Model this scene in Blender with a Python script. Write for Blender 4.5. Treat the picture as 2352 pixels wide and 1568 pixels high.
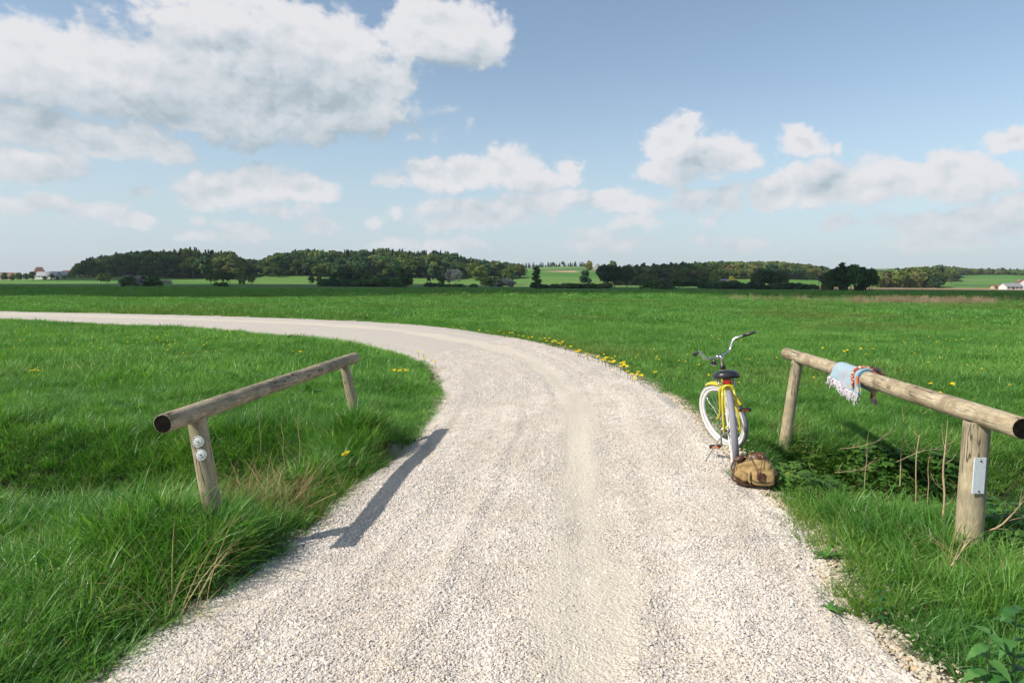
import bpy, bmesh, math, random
import numpy as np
from mathutils import Vector, Matrix, noise as mnoise
R = math.radians
for o in list(bpy.data.objects): bpy.data.objects.remove(o)
scn = bpy.context.scene
COL = scn.collection

# ---------------- camera ----------------
CAM_H = 1.53
F = 1568.0; CX = 1176.0; CY = 784.0         # focal length and centre for a 2352 x 1568 picture
cd = bpy.data.cameras.new('camera'); cam = bpy.data.objects.new('camera', cd); COL.objects.link(cam)
cd.sensor_width = 36; cd.lens = 24; cd.clip_start = .05; cd.clip_end = 20000
CM = Matrix.Translation((0, 0, CAM_H)) @ Matrix.Rotation(R(90-4.74), 4, 'X') @ Matrix.Rotation(R(.29), 4, 'Z')
cam.matrix_world = CM
scn.camera = cam
CR = CM.to_3x3()
def ray(px, py):
    return CR @ Vector(((px-CX)/F, -(py-CY)/F, -1))
def gp(px, py, z=0.0):                      # where the sight line meets height z
    r = ray(px, py); t = (z-CAM_H)/r.z
    return Vector((r.x*t, r.y*t, z))
def dp(px, py, y):                          # the point at distance y along the view
    r = ray(px, py); t = y/r.y
    return Vector((r.x*t, y, CAM_H+r.z*t))
# ---------------- light ----------------
SUNV = Vector((-.83, -.36, .80)).normalized()
SUN_EL = math.asin(SUNV.z); SUN_AZ = math.atan2(SUNV.x, SUNV.y)
sd = bpy.data.lights.new('sun', 'SUN'); sd.energy = 4.3; sd.angle = R(.53); sd.color = (1, .93, .82)
so = bpy.data.objects.new('sun', sd); COL.objects.link(so)
so.rotation_euler = SUNV.to_track_quat('Z', 'Y').to_euler(); so.location = (-20, -8, 30)
scn.render.engine = 'CYCLES'
scn.view_settings.view_transform = 'Standard'; scn.view_settings.look = 'None'
scn.view_settings.exposure = 0.5; scn.view_settings.gamma = 1
scn.render.resolution_x = 1024; scn.render.resolution_y = 682
scn.cycles.max_bounces = 6; scn.cycles.transparent_max_bounces = 8

# ---------------- node helpers ----------------
class NT:
    def __init__(s, nt): s.t = nt; nt.nodes.clear()
    def n(s, typ, **k):
        nd = s.t.nodes.new(typ)
        ins = k.pop('ins', {})
        for a, v in k.items(): setattr(nd, a, v)
        for i, v in ins.items(): s.set(nd.inputs[i], v)
        return nd
    def set(s, sock, v):
        if isinstance(v, bpy.types.NodeSocket): s.t.links.new(v, sock)
        elif isinstance(v, bpy.types.Node): s.t.links.new(v.outputs[0], sock)
        else: sock.default_value = v
    def math(s, op, a, b=None, c=None, clamp=False):
        nd = s.t.nodes.new('ShaderNodeMath'); nd.operation = op; nd.use_clamp = clamp
        for i, v in enumerate((a, b, c)):
            if v is not None: s.set(nd.inputs[i], v)
        return nd.outputs[0]
    def vec(s, op, a, b=None, c=None):
        nd = s.t.nodes.new('ShaderNodeVectorMath'); nd.operation = op
        for i, v in enumerate((a, b, c)):
            if v is not None: s.set(nd.inputs[i], v)
        return nd.outputs['Value'] if op in ('LENGTH', 'DOT_PRODUCT', 'DISTANCE') else nd.outputs[0]
    def mix(s, f, a, b, blend='MIX'):
        nd = s.t.nodes.new('ShaderNodeMix'); nd.data_type = 'RGBA'; nd.blend_type = blend
        s.set(nd.inputs[0], f); s.set(nd.inputs[6], a); s.set(nd.inputs[7], b)
        return nd.outputs[2]
    def ss(s, v, a, b, o0=0., o1=1.):
        nd = s.t.nodes.new('ShaderNodeMapRange'); nd.interpolation_type = 'SMOOTHSTEP'
        for i, q in enumerate((v, a, b, o0, o1)): s.set(nd.inputs[i], q)
        return nd.outputs[0]
    def noise(s, vec, scale, detail=4, rough=.55, dim='3D', dist=0.):
        nd = s.t.nodes.new('ShaderNodeTexNoise'); nd.noise_dimensions = dim
        s.set(nd.inputs['Vector'], vec); s.set(nd.inputs['Scale'], scale)
        s.set(nd.inputs['Detail'], detail); s.set(nd.inputs['Roughness'], rough); s.set(nd.inputs['Distortion'], dist)
        return nd.outputs[0]
    def ramp(s, f, stops):
        nd = s.t.nodes.new('ShaderNodeValToRGB'); s.set(nd.inputs[0], f)
        el = nd.color_ramp.elements
        while len(el) < len(stops): el.new(.5)
        for e, (p, c) in zip(el, stops): e.position = p; e.color = c4(c)
        return nd.outputs[0]
def c4(c): return (c[0], c[1], c[2], 1)

# ---------------- sky ----------------
w = bpy.data.worlds.new('World'); scn.world = w; w.use_nodes = True
T = NT(w.node_tree)
out = T.n('ShaderNodeOutputWorld'); bg = T.n('ShaderNodeBackground'); bg.inputs[1].default_value = .10
T.t.links.new(bg.outputs[0], out.inputs[0])
sky = T.n('ShaderNodeTexSky'); sky.sky_type = 'NISHITA'; sky.sun_disc = False
sky.sun_elevation = SUN_EL; sky.sun_rotation = SUN_AZ
sky.air_density = 1.0; sky.dust_density = 1.6; sky.ozone_density = 1.3; sky.altitude = 400
tc = T.n('ShaderNodeTexCoord').outputs['Generated']
dirn = T.vec('NORMALIZE', tc)
sp = T.n('ShaderNodeSeparateXYZ', ins={0: dirn})
az = T.math('ARCTAN2', sp.outputs[0], sp.outputs[1]); el = T.math('ARCSINE', sp.outputs[2])
P0 = T.n('ShaderNodeCombineXYZ', ins={0: az, 1: el}).outputs[0]
def azel(px, py):
    r = ray(px, py).normalized(); return math.atan2(r.x, r.y), math.asin(r.z)
# cloud banks: centre and half sizes
CL = [(640,110,330,120),(300,150,330,95),(60,150,210,110),(540,235,430,95),(760,210,190,110),(980,90,110,60),(1085,85,90,75),(1010,40,140,50),(900,190,80,45),
 (470,-10,230,32),(90,290,190,55),(230,320,170,50),(370,350,70,30),(40,370,170,50),
 (500,435,115,45),(590,415,100,46),(680,435,90,38),
 (70,465,120,24),(200,480,105,22),(1000,405,75,44),(1060,400,80,46),(1160,385,80,54),(1240,420,85,34),
 (1010,482,66,22),(1130,490,130,32),(1230,470,95,32),(1290,455,65,28),(1420,470,115,28),(1040,515,80,20),(1460,505,55,20),
 (1545,320,75,50),(1570,290,52,45),(1600,365,110,58),(1690,365,65,36),(1540,385,75,36),
 (1842,335,62,42),(1595,462,56,32),(1680,445,42,24),(1670,470,44,20),
 (1790,445,90,42),(1900,428,130,55),(2040,415,150,62),(2160,400,130,56),(2250,420,95,54),
 (2330,320,80,36),(2345,465,45,28),(2120,515,120,26),(2260,500,95,36),(2330,515,75,34),(1925,515,50,22),
 (560,524,70,20),(740,517,50,16),(862,514,26,20),(915,487,22,15),(1355,548,60,24),(1450,560,50,14),(1600,548,30,14),(1720,556,70,14),(2180,552,150,20),(640,482,70,12),(455,505,22,16),(700,512,20,16),(480,548,70,14),(300,502,80,14),(1295,380,26,26),(905,415,34,18),(1000,560,130,16),(1640,500,36,12),(2100,560,70,14),(350,445,36,13),(1925,335,18,22)]
def group(nm, outs):
    g = bpy.data.node_groups.new(nm, 'ShaderNodeTree'); g.interface.new_socket('p', in_out='INPUT', socket_type='NodeSocketVector')
    for q in outs: g.interface.new_socket(q, in_out='OUTPUT', socket_type='NodeSocketVector' if q == 'w' else 'NodeSocketFloat')
    return g
def use(g, pp):
    nd = T.t.nodes.new('ShaderNodeGroup'); nd.node_tree = g; T.set(nd.inputs[0], pp); return nd.outputs
# ragged edges and billows
gN = group('cloud_billows', ['n', 'w']); G = NT(gN); gi = G.n('NodeGroupInput'); go = G.n('NodeGroupOutput'); p = gi.outputs[0]
wn = G.t.nodes.new('ShaderNodeTexNoise'); wn.inputs['Scale'].default_value = 9; wn.inputs['Detail'].default_value = 5; wn.inputs['Roughness'].default_value = .6
G.set(wn.inputs['Vector'], p)
pw = G.vec('MULTIPLY_ADD', G.vec('SUBTRACT', wn.outputs['Color'], (.5, .5, .5)), (.075, .045, 0), p)
wn2 = G.t.nodes.new('ShaderNodeTexNoise'); wn2.inputs['Scale'].default_value = 42; wn2.inputs['Detail'].default_value = 4; wn2.inputs['Roughness'].default_value = .6
G.set(wn2.inputs['Vector'], p)
pw = G.vec('MULTIPLY_ADD', G.vec('SUBTRACT', wn2.outputs['Color'], (.5, .5, .5)), (.026, .018, 0), pw)
f = G.math('MULTIPLY', G.math('SUBTRACT', G.noise(G.vec('MULTIPLY', p, (1, 1.5, 0)), 24, 8, .6), .5), 1.15)
for sc_, am in ((30, .34), (75, .18)):
    vo = G.n('ShaderNodeTexVoronoi', feature='F1', ins={0: G.vec('MULTIPLY', pw, (1, 1.25, 0)), 'Scale': sc_})
    f = G.math('MULTIPLY_ADD', G.math('SUBTRACT', .42, vo.outputs['Distance']), am, f)
G.set(go.inputs[0], f); G.set(go.inputs[1], pw)
# the banks themselves
gB = group('cloud_banks', ['b']); G = NT(gB); gi = G.n('NodeGroupInput'); go = G.n('NodeGroupOutput'); p = gi.outputs[0]
acc = None
for (cx, cy, rx, ry) in CL:
    a0, e0 = azel(cx, cy); a1, _ = azel(cx+rx, cy); _, e1 = azel(cx, cy-ry)
    sx = 1/abs(a1-a0); sy = 1/abs(e1-e0); kk = max(.42, min(1, ry/42)); sx *= kk; sy *= kk
    d = G.vec('LENGTH', G.vec('MULTIPLY_ADD', p, (sx, sy, 0), (-a0*sx, -e0*sy, 0)))
    if kk < 1: d = G.math('ADD', d, 1-kk)
    acc = d if acc is None else G.math('SMOOTH_MIN', acc, d, .22)
G.set(go.inputs[0], G.math('SUBTRACT', 1.0, acc))
u0 = use(gN, P0); u1 = use(gN, T.vec('ADD', P0, (-.007, .013, 0)))
b0 = use(gB, u0[1])[0]; b2 = use(gB, T.vec('ADD', u0[1], (-.03, .055, 0)))[0]; d0 = T.math('ADD', b0, u0[0])
gb = T.math('MINIMUM', T.math('MAXIMUM', T.math('SUBTRACT', b0, b2), -1.0), 1.0)
alpha = T.ss(d0, -.24, .20)
lit = T.math('MULTIPLY_ADD', gb, T.ss(el, .04, .22, .22, .58), T.ss(el, .04, .22, .66, .46))
lit = T.math('MULTIPLY_ADD', T.math('SUBTRACT', u0[0], u1[0]), .75, lit)
lit = T.math('SUBTRACT', lit, T.math('MULTIPLY', T.ss(b0, .30, 1.0), .40))
ccol = T.ramp(lit, [(0.0, (3.0, 3.6, 4.0)), (.40, (4.6, 4.95, 5.25)), (.85, (6.0, 5.95, 6.1))])
# the low sky is milky
hz = T.ss(el, -.03, .30, 1, 0)
skyc = T.mix(1.0, sky.outputs[0], (1.32, 1.26, 1.14, 1), 'MULTIPLY')
skyc = T.mix(T.math('MULTIPLY', hz, .72), skyc, (3.65, 4.65, 5.55, 1))
alpha = T.math('MULTIPLY', alpha, T.ss(el, .005, .14, .68, .95))
fin = T.mix(alpha, skyc, ccol)
T.set(bg.inputs[0], fin)
w.cycles.sampling_method = 'MANUAL'; w.cycles.sample_map_resolution = 512

# ---------------- object helpers ----------------
def tag(o, label=None, cat=None, group=None, kind=None):
    if label: o['label'] = label
    if cat: o['category'] = cat
    if group: o['group'] = group
    if kind: o['kind'] = kind
    return o
def empty(name, loc=(0, 0, 0), rz=0, label=None, cat=None, group=None, kind=None):
    o = bpy.data.objects.new(name, None); COL.objects.link(o); o.location = loc; o.rotation_euler = (0, 0, rz)
    o.empty_display_size = .1
    return tag(o, label, cat, group, kind)
def link(name, me, parent=None):
    o = bpy.data.objects.new(name, me); COL.objects.link(o); o.parent = parent; return o
def copy_tree(o, parent=None):
    c = o.copy(); COL.objects.link(c); c.parent = parent
    for ch in list(o.children): copy_tree(ch, c)
    return c
class MB:
    def __init__(s): s.v = []; s.f = []; s.m = []; s.sm = []
    def add(s, vs, fs, mi=0, smooth=True):
        b = len(s.v); s.v += [tuple(q) for q in vs]
        for fc in fs: s.f.append(tuple(b+i for i in fc)); s.m.append(mi); s.sm.append(smooth)
    def tube(s, pts, r, seg=10, caps=True, mi=0, sub=0, closed=False, jit=None):
        pts = [Vector(q) for q in pts]
        rr = list(r) if hasattr(r, '__len__') else [r]*len(pts)
        if sub: pts, rr = smooth_path(pts, rr, sub)
        n = len(pts); vs = []; up = None
        for i in range(n):
            a = pts[(i-1) % n] if (closed or i > 0) else pts[i]; b = pts[(i+1) % n] if (closed or i < n-1) else pts[i]
            t = (b-a).normalized()
            if up is None: up = t.orthogonal().normalized()
            else: up = (up-t*up.dot(t)).normalized()
            sd_ = t.cross(up)
            for k in range(seg):
                an = 2*math.pi*k/seg
                q = rr[i]*(1+(jit(i, an) if jit else 0))
                vs.append(pts[i]+up*(math.cos(an)*q)+sd_*(math.sin(an)*q))
        fs = []
        m = n if closed else n-1
        for i in range(m):
            for k in range(seg):
                j = ((i+1) % n)
                fs.append((i*seg+k, i*seg+(k+1) % seg, j*seg+(k+1) % seg, j*seg+k))
        s.add(vs, fs, mi)
        if caps and not closed:
            s.add(vs[:seg], [tuple(range(seg-1, -1, -1))], mi, False); s.add(vs[-seg:], [tuple(range(seg))], mi, False)
    def lathe(s, prof, origin=(0, 0, 0), axis=(0, 0, 1), seg=24, mi=0, closed=False):
        q = Vector((0, 0, 1)).rotation_difference(Vector(axis)); o = Vector(origin); vs = []
        for (r_, z_) in prof:
            for k in range(seg):
                a = 2*math.pi*k/seg; vs.append(o+q@Vector((r_*math.cos(a), r_*math.sin(a), z_)))
        fs = []; n = len(prof)
        for i in range(n if closed else n-1):
            j = (i+1) % n
            for k in range(seg): fs.append((i*seg+k, i*seg+(k+1) % seg, j*seg+(k+1) % seg, j*seg+k))
        s.add(vs, fs, mi)
    def box(s, c, size, mat3=None, mi=0, bev=.0):
        c = Vector(c); hx, hy, hz_ = [q/2 for q in size]
        bm = bmesh.new(); bmesh.ops.create_cube(bm, size=1)
        for v in bm.verts: v.co = Vector((v.co.x*size[0], v.co.y*size[1], v.co.z*size[2]))
        if bev: bmesh.ops.bevel(bm, geom=bm.edges[:], offset=bev, segments=2, affect='EDGES')
        if mat3 is not None:
            for v in bm.verts: v.co = mat3 @ v.co
        bm.verts.index_update()
        s.add([v.co+c for v in bm.verts], [[v.index for v in f_.verts] for f_ in bm.faces], mi, False); bm.free()
    def grid(s, fn, nu, nv, mi=0, wrapu=False):
        vs = [fn(i/(nu if wrapu else nu-1), j/(nv-1)) for j in range(nv) for i in range(nu)]
        fs = []
        for j in range(nv-1):
            for i in range(nu if wrapu else nu-1):
                fs.append((j*nu+i, j*nu+(i+1) % nu, (j+1)*nu+(i+1) % nu, (j+1)*nu+i))
        s.add(vs, fs, mi)
    def build(s, name, mats, parent=None, xf=None):
        me = bpy.data.meshes.new(name)
        vs = [xf@Vector(q) for q in s.v] if xf else s.v
        me.from_pydata(vs, [], s.f); me.validate(clean_customdata=False)
        for m in (mats if isinstance(mats, (list, tuple)) else [mats]): me.materials.append(m)
        if len(me.polygons) == len(s.f):
            me.polygons.foreach_set('material_index', s.m); me.polygons.foreach_set('use_smooth', s.sm)
        me.update()
        return link(name, me, parent)
def smooth_path(pts, rr, sub):
    P = [pts[0]*2-pts[1]]+pts+[pts[-1]*2-pts[-2]]; o = []; ro = []
    for i in range(1, len(P)-2):
        for k in range(sub):
            t = k/sub; a, b, c, d = P[i-1], P[i], P[i+1], P[i+2]
            o.append(.5*((2*b)+(c-a)*t+(2*a-5*b+4*c-d)*t*t+(3*b-a-3*c+d)*t**3))
            ro.append(rr[i-1]*(1-t)+rr[i]*t)
    o.append(pts[-1]); ro.append(rr[-1]); return o, ro

# ---------------- materials ----------------
def mat(name, col, rough=.6, col2=None, scale=8, bump=0, bscale=None, metal=0, spec=None, coat=0, detail=5, world=False):
    m = bpy.data.materials.new(name); m.use_nodes = True; N = NT(m.node_tree)
    o_ = N.n('ShaderNodeOutputMaterial'); b = N.n('ShaderNodeBsdfPrincipled'); N.t.links.new(b.outputs[0], o_.inputs[0])
    tcn = N.n('ShaderNodeNewGeometry').outputs['Position'] if world else N.n('ShaderNodeTexCoord').outputs['Object']
    if col2:
        nzz = N.noise(tcn, scale, detail, .6); c = N.mix(N.ss(nzz, .35, .65), c4(col), c4(col2)); N.set(b.inputs['Base Color'], c)
    else:
        nzz = N.noise(tcn, scale, detail, .6)
        c = N.mix(N.ss(nzz, .3, .7), c4([q*.88 for q in col]), c4([min(1, q*1.08) for q in col])); N.set(b.inputs['Base Color'], c)
    b.inputs['Roughness'].default_value = rough; b.inputs['Metallic'].default_value = metal
    if spec is not None: b.inputs['Specular IOR Level'].default_value = spec
    if coat: b.inputs['Coat Weight'].default_value = coat; b.inputs['Coat Roughness'].default_value = .1
    if bump:
        bn = N.n('ShaderNodeBump'); bn.inputs['Strength'].default_value = bump; bn.inputs['Distance'].default_value = .01
        N.set(bn.inputs['Height'], N.noise(tcn, bscale or scale*4, 6, .6)); N.set(b.inputs['Normal'], bn)
    return m
def leafmat(name, ca, cb, cc=None, rough=.45, trans=.35, attr=True, wscale=1.2, spec=.3, bigtint=None, wo=.40, wa=.55, wb=1.3):
    """green matter: varies per plant, per leaf (attribute tone) and over the ground; lets some light through"""
    m = bpy.data.materials.new(name); m.use_nodes = True; N = NT(m.node_tree)
    o_ = N.n('ShaderNodeOutputMaterial'); b = N.n('ShaderNodeBsdfPrincipled')
    oi = N.n('ShaderNodeObjectInfo').outputs['Random']
    pos = N.n('ShaderNodeNewGeometry').outputs['Position']
    at = N.n('ShaderNodeAttribute', attribute_name='tone').outputs['Fac']
    big = N.noise(pos, wscale, 3, .5)
    f = N.math('ADD', N.math('MULTIPLY', oi, wo), N.math('MULTIPLY', at, wa))
    f = N.math('ADD', f, N.math('MULTIPLY', N.math('SUBTRACT', big, .5), wb), clamp=True)
    stops = [(0.02, ca), (.6, cb)] + ([(.97, cc)] if cc else [])
    c = N.ramp(f, stops)
    if bigtint:
        b2 = N.noise(pos, bigtint[1], 3, .5); c = N.mix(N.ss(b2, .48, .66, 0, bigtint[2]), c, c4(bigtint[0]))
    N.set(b.inputs['Base Color'], c); b.inputs['Roughness'].default_value = rough; b.inputs['Specular IOR Level'].default_value = spec
    tr = N.n('ShaderNodeBsdfTranslucent'); N.set(tr.inputs[0], N.mix(1, c, (1.15, 1.25, .55, 1), 'MULTIPLY'))
    mx = N.n('ShaderNodeMixShader', ins={0: trans}); N.t.links.new(b.outputs[0], mx.inputs[1]); N.t.links.new(tr.outputs[0], mx.inputs[2])
    N.t.links.new(mx.outputs[0], o_.inputs[0]); return m

# ---------------- scattering (ground cover, gravel, far woods) ----------------
def proto(name, me):
    return bpy.data.objects.new(name, me)
_sc = {}
def scatter(name, pts, protos, idx, rot, scl, kind='stuff', label=None, cat=None, attrs=None):
    pts = np.asarray(pts, dtype=np.float32); n = len(pts)
    key = tuple(o.name for o in protos)
    if key not in _sc:
        c = bpy.data.collections.new('kinds_'+protos[0].name)
        for o in protos: c.objects.link(o)
        _sc[key] = c
    me = bpy.data.meshes.new(name); me.vertices.add(n); me.vertices.foreach_set('co', pts.ravel())
    a = me.attributes.new('rot', 'FLOAT_VECTOR', 'POINT'); a.data.foreach_set('vector', np.asarray(rot, np.float32).ravel())
    scl = np.asarray(scl, np.float32)
    if scl.ndim == 1: scl = np.repeat(scl[:, None], 3, 1)
    a = me.attributes.new('scl', 'FLOAT_VECTOR', 'POINT'); a.data.foreach_set('vector', scl.ravel())
    a = me.attributes.new('idx', 'INT', 'POINT'); a.data.foreach_set('value', np.asarray(idx, np.int32))
    o = link(name, me)
    ng = bpy.data.node_groups.new('scatter_'+name, 'GeometryNodeTree')
    ng.interface.new_socket('Geometry', in_out='INPUT', socket_type='NodeSocketGeometry')
    ng.interface.new_socket('Geometry', in_out='OUTPUT', socket_type='NodeSocketGeometry')
    nn = ng.nodes; gi = nn.new('NodeGroupInput'); go = nn.new('NodeGroupOutput')
    ip = nn.new('GeometryNodeInstanceOnPoints'); ci = nn.new('GeometryNodeCollectionInfo')
    ci.inputs[0].default_value = _sc[key]; ci.inputs['Separate Children'].default_value = True; ci.inputs['Reset Children'].default_value = True
    def na(nm, ty):
        q = nn.new('GeometryNodeInputNamedAttribute'); q.data_type = ty; q.inputs[0].default_value = nm; return q.outputs[0]
    ng.links.new(gi.outputs[0], ip.inputs['Points']); ng.links.new(ci.outputs[0], ip.inputs['Instance'])
    ip.inputs['Pick Instance'].default_value = True
    ng.links.new(na('idx', 'INT'), ip.inputs['Instance Index']); ng.links.new(na('rot', 'FLOAT_VECTOR'), ip.inputs['Rotation'])
    ng.links.new(na('scl', 'FLOAT_VECTOR'), ip.inputs['Scale']); ng.links.new(ip.outputs[0], go.inputs[0])
    md = o.modifiers.new('scatter', 'NODES'); md.node_group = ng
    tag(o, label, cat, None, kind)
    return o
rng = np.random.default_rng(7); random.seed(11)
# ---------------- road outline ----------------
LEFT = [(60,1690,0),(215,1568,0),(330,1480,0),(450,1390,0),(590,1290,0),(690,1218,0),(740,1160,0),(800,1105,0),(880,1055,0),(950,995,0),(1000,930,0),(1015,880,0),(990,838,0),(925,808,.06),(820,783,.08),(690,765,.1),(400,747,.1),(0,731,.1),(-500,716,.1),(-1300,700,.1)]
RIGHT = [(2270,1690,0),(2125,1568,0),(2010,1460,0),(1930,1330,0),(1880,1250,0),(1820,1180,0),(1745,1120,0),(1690,1070,0),(1640,1010,0),(1570,935,0),(1490,880,0),(1400,833,0),(1290,797,0),(1150,769,0),(950,744,0),(700,731,0),(400,722,0),(0,714,0),(-500,703,0),(-1300,689,0)]
def dense(L, n):
    pts = [gp(a, b, c) for a, b, c in L]
    pts = [Vector((q.x, q.y, 0)) for q in pts]
    pts = [pts[0]+(pts[0]-pts[1]).normalized()*4.5]+pts
    q, _ = smooth_path(pts, [0]*len(pts), 24)
    q = np.array([(v.x, v.y) for v in q]); s = np.r_[0, np.cumsum(np.hypot(*np.diff(q, axis=0).T))]
    # close spacing near, wide far
    t = np.linspace(0, 1, n)**2.0*s[-1]
    return np.c_[np.interp(t, s, q[:, 0]), np.interp(t, s, q[:, 1])], q
LE, LQ = dense(LEFT, 700); RE, RQ = dense(RIGHT, 700)
sg_poly = np.r_[LQ[::3], RQ[::-3]]
def roaddist(x, y):
    """distance to the road's edge, negative on the road"""
    x = np.atleast_1d(np.asarray(x, float)); y = np.atleast_1d(np.asarray(y, float)); best = np.full(x.shape, 1e9); ins = np.zeros(x.shape, bool)
    P = sg_poly; Q = np.roll(P, -1, 0)
    for (ax, ay), (bx, by) in zip(P, Q):
        dx, dy = bx-ax, by-ay; L2 = dx*dx+dy*dy+1e-12
        t = np.clip(((x-ax)*dx+(y-ay)*dy)/L2, 0, 1)
        best = np.minimum(best, (x-ax-t*dx)**2+(y-ay-t*dy)**2)
        if ay != by:
            c = ((ay > y) != (by > y)) & (x < (bx-ax)*(y-ay)/(by-ay)+ax); ins ^= c
    d = np.sqrt(best); return np.where(ins, -d, d)
def sst(v, a, b):
    t = np.clip((v-a)/(b-a), 0, 1); return t*t*(3-2*t)
def vnoise(x, y, sc, seed=0):
    """cheap smooth value noise, -1..1"""
    x = x*sc+seed*17.3; y = y*sc-seed*9.1
    xi = np.floor(x).astype(np.int64); yi = np.floor(y).astype(np.int64); fx = x-xi; fy = y-yi
    fx = fx*fx*(3-2*fx); fy = fy*fy*(3-2*fy)
    def h(a, b):
        n = (a*374761393+b*668265263+seed*1442695) & 0xffffffff
        n = ((n ^ (n >> 13))*1274126177) & 0xffffffff
        return ((n ^ (n >> 16)) & 0xffff)/32767.5-1
    return (h(xi, yi)*(1-fx)+h(xi+1, yi)*fx)*(1-fy)+(h(xi, yi+1)*(1-fx)+h(xi+1, yi+1)*fx)*fy
HILLS = [(-345,760,135,150,17),(-120,800,170,150,18),(-215,420,160,120,.8),(110,1300,260,330,36),(60,720,90,120,5),(225,860,150,170,15),(360,860,120,160,9),(650,1060,240,190,17),(760,1000,110,120,6),(1500,2300,900,500,60),(-900,2200,500,400,28),(300,2600,900,400,35),(-1500,1500,400,400,10)]
def groundz(x, y, rd=None):
    x = np.atleast_1d(np.asarray(x, float)); y = np.atleast_1d(np.asarray(y, float))
    if rd is None:
        rd = np.full(x.shape, 50.); m = (y < 80) & (y > -3) & (np.abs(x) < 90)
        if m.any(): rd[m] = roaddist(x[m], y[m])
    near = np.exp(-(y/90.)**2)
    z = -.03+np.where(x < 0, .06, -.02)*sst(rd, .1, .8)*near
    z = z+near*sst(rd, 0, .8)*(.035*vnoise(x, y, 1.1, 1)+.02*vnoise(x, y, 3.1, 2))
    z = z-.78*np.exp(-(np.abs(y-5.85-.03*x)/.88)**2.8)*sst(rd, .25, .95)*sst(np.abs(x), 0, 1)*np.exp(-(x/22)**4)
    z = z-.10*sst(x, 1.2, 2.2)*np.exp(-((y-6.8)/1.6)**2)*sst(rd, -.1, .4)
    z = np.where(rd < .02, -.042, z)
    z = z+np.where(y > 120, .25*vnoise(x, y, .02, 5)*sst(y, 120, 400), 0)
    z = z+.24*np.exp(-((x+1.55)/.4)**2-((y-6.25)/.32)**2)*(rd > .1)+.10*np.exp(-((x+1.85)/.5)**2-((y-3.65)/.3)**2)*(rd > .1)
    for (cx, cy, sx, sy, h) in HILLS:
        z = z+h*np.exp(-((x-cx)/sx)**2-((y-cy)/sy)**2)
    return z
def gz(x, y): return float(groundz([x], [y])[0])

def axis(lo, hi, dense_lo, dense_hi, step, grow):
    a = list(np.arange(dense_lo, dense_hi, step)); s = step; v = a[-1]
    while v < hi: s *= grow; v += s; a.append(v)
    s = step; v = a[0]; b = []
    while v > lo: s *= grow; v -= s; b.append(v)
    return np.array(b[::-1]+a)
def gridmesh(name, xs, ys, zf, m):
    X, Y = np.meshgrid(xs, ys); Z = zf(X.ravel(), Y.ravel()); nx, ny = len(xs), len(ys)
    co = np.c_[X.ravel(), Y.ravel(), Z].astype(np.float32)
    i = np.arange(nx-1)[None, :]+nx*np.arange(ny-1)[:, None]; i = i.ravel()
    fc = np.c_[i, i+1, i+1+nx, i+nx].astype(np.int32)
    me = npmesh(name, co, fc); me.materials.append(m); return me
def npmesh(name, co, fc, smooth=True):
    me = bpy.data.meshes.new(name); k = fc.shape[1]
    me.vertices.add(len(co)); me.vertices.foreach_set('co', np.ascontiguousarray(co, np.float32).ravel())
    me.loops.add(fc.size); me.loops.foreach_set('vertex_index', np.ascontiguousarray(fc, np.int32).ravel())
    me.polygons.add(len(fc)); me.polygons.foreach_set('loop_start', np.arange(0, fc.size, k, dtype=np.int32))
    me.polygons.foreach_set('use_smooth', np.full(len(fc), smooth)); me.update(calc_edges=True); return me

# ground material: soil and thatch near, meadow and ploughed strips far
gm = bpy.data.materials.new('meadow_ground'); gm.use_nodes = True; N = NT(gm.node_tree)
o_ = N.n('ShaderNodeOutputMaterial'); b = N.n('ShaderNodeBsdfPrincipled'); N.t.links.new(b.outputs[0], o_.inputs[0])
pos = N.n('ShaderNodeNewGeometry').outputs['Position']
sx = N.n('ShaderNodeSeparateXYZ', ins={0: pos})
near = N.ss(sx.outputs[1], 6, 22, 1, 0)
fine = N.noise(pos, 14, 6, .7); med = N.noise(pos, .55, 5, .6)
soil = N.mix(N.ss(fine, .4, .6), (.022, .035, .010, 1), (.060, .062, .024, 1))
big = N.noise(N.vec('MULTIPLY', pos, (.35, 1, 1)), .035, 5, .62)
gfar = N.ramp(N.math('ADD', N.math('MULTIPLY', big, .65), N.math('MULTIPLY', med, .35)), [(.30, (.060, .170, .032)), (.5, (.095, .225, .044)), (.68, (.150, .250, .055))])
gfar = N.mix(N.math('MULTIPLY', N.ss(N.noise(pos, 5, 8, .75), .35, .7), .45), gfar, (.030, .11, .018, 1))
rusty = N.math('MULTIPLY', N.ss(N.noise(N.vec('MULTIPLY', pos, (.4, 1.6, 1)), .06, 4, .6), .52, .66), N.ss(sx.outputs[1], 30, 55))
gfar = N.mix(N.math('MULTIPLY', rusty, .35), gfar, (.12, .12, .03, 1))
# fields beyond the trees: each with its own crop
hb = N.n('ShaderNodeTexVoronoi', ins={0: N.vec('MULTIPLY', pos, (.0035, .010, 0)), 'Scale': 1.0}); 
hillc = N.ramp(N.n('ShaderNodeSeparateColor', ins={0: hb.outputs['Color']}).outputs[0], [(.0, (.055, .15, .025)), (.45, (.09, .20, .035)), (.75, (.12, .20, .05)), (1, (.075, .13, .035))])
gfar = N.mix(N.ss(sx.outputs[1], 330, 345), gfar, hillc)
def band(x0, x1, y0, y1, e=6):
    mx = N.math('MULTIPLY', N.ss(sx.outputs[0], x0-e, x0), N.ss(sx.outputs[0], x1, x1+e, 1, 0))
    my = N.math('MULTIPLY', N.ss(sx.outputs[1], y0-e, y0), N.ss(sx.outputs[1], y1, y1+e, 1, 0)); return N.math('MULTIPLY', mx, my)
gfar = N.mix(N.math('MULTIPLY', band(175, 900, 330, 560, 10), .95), gfar, (.30, .20, .11, 1))
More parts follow.
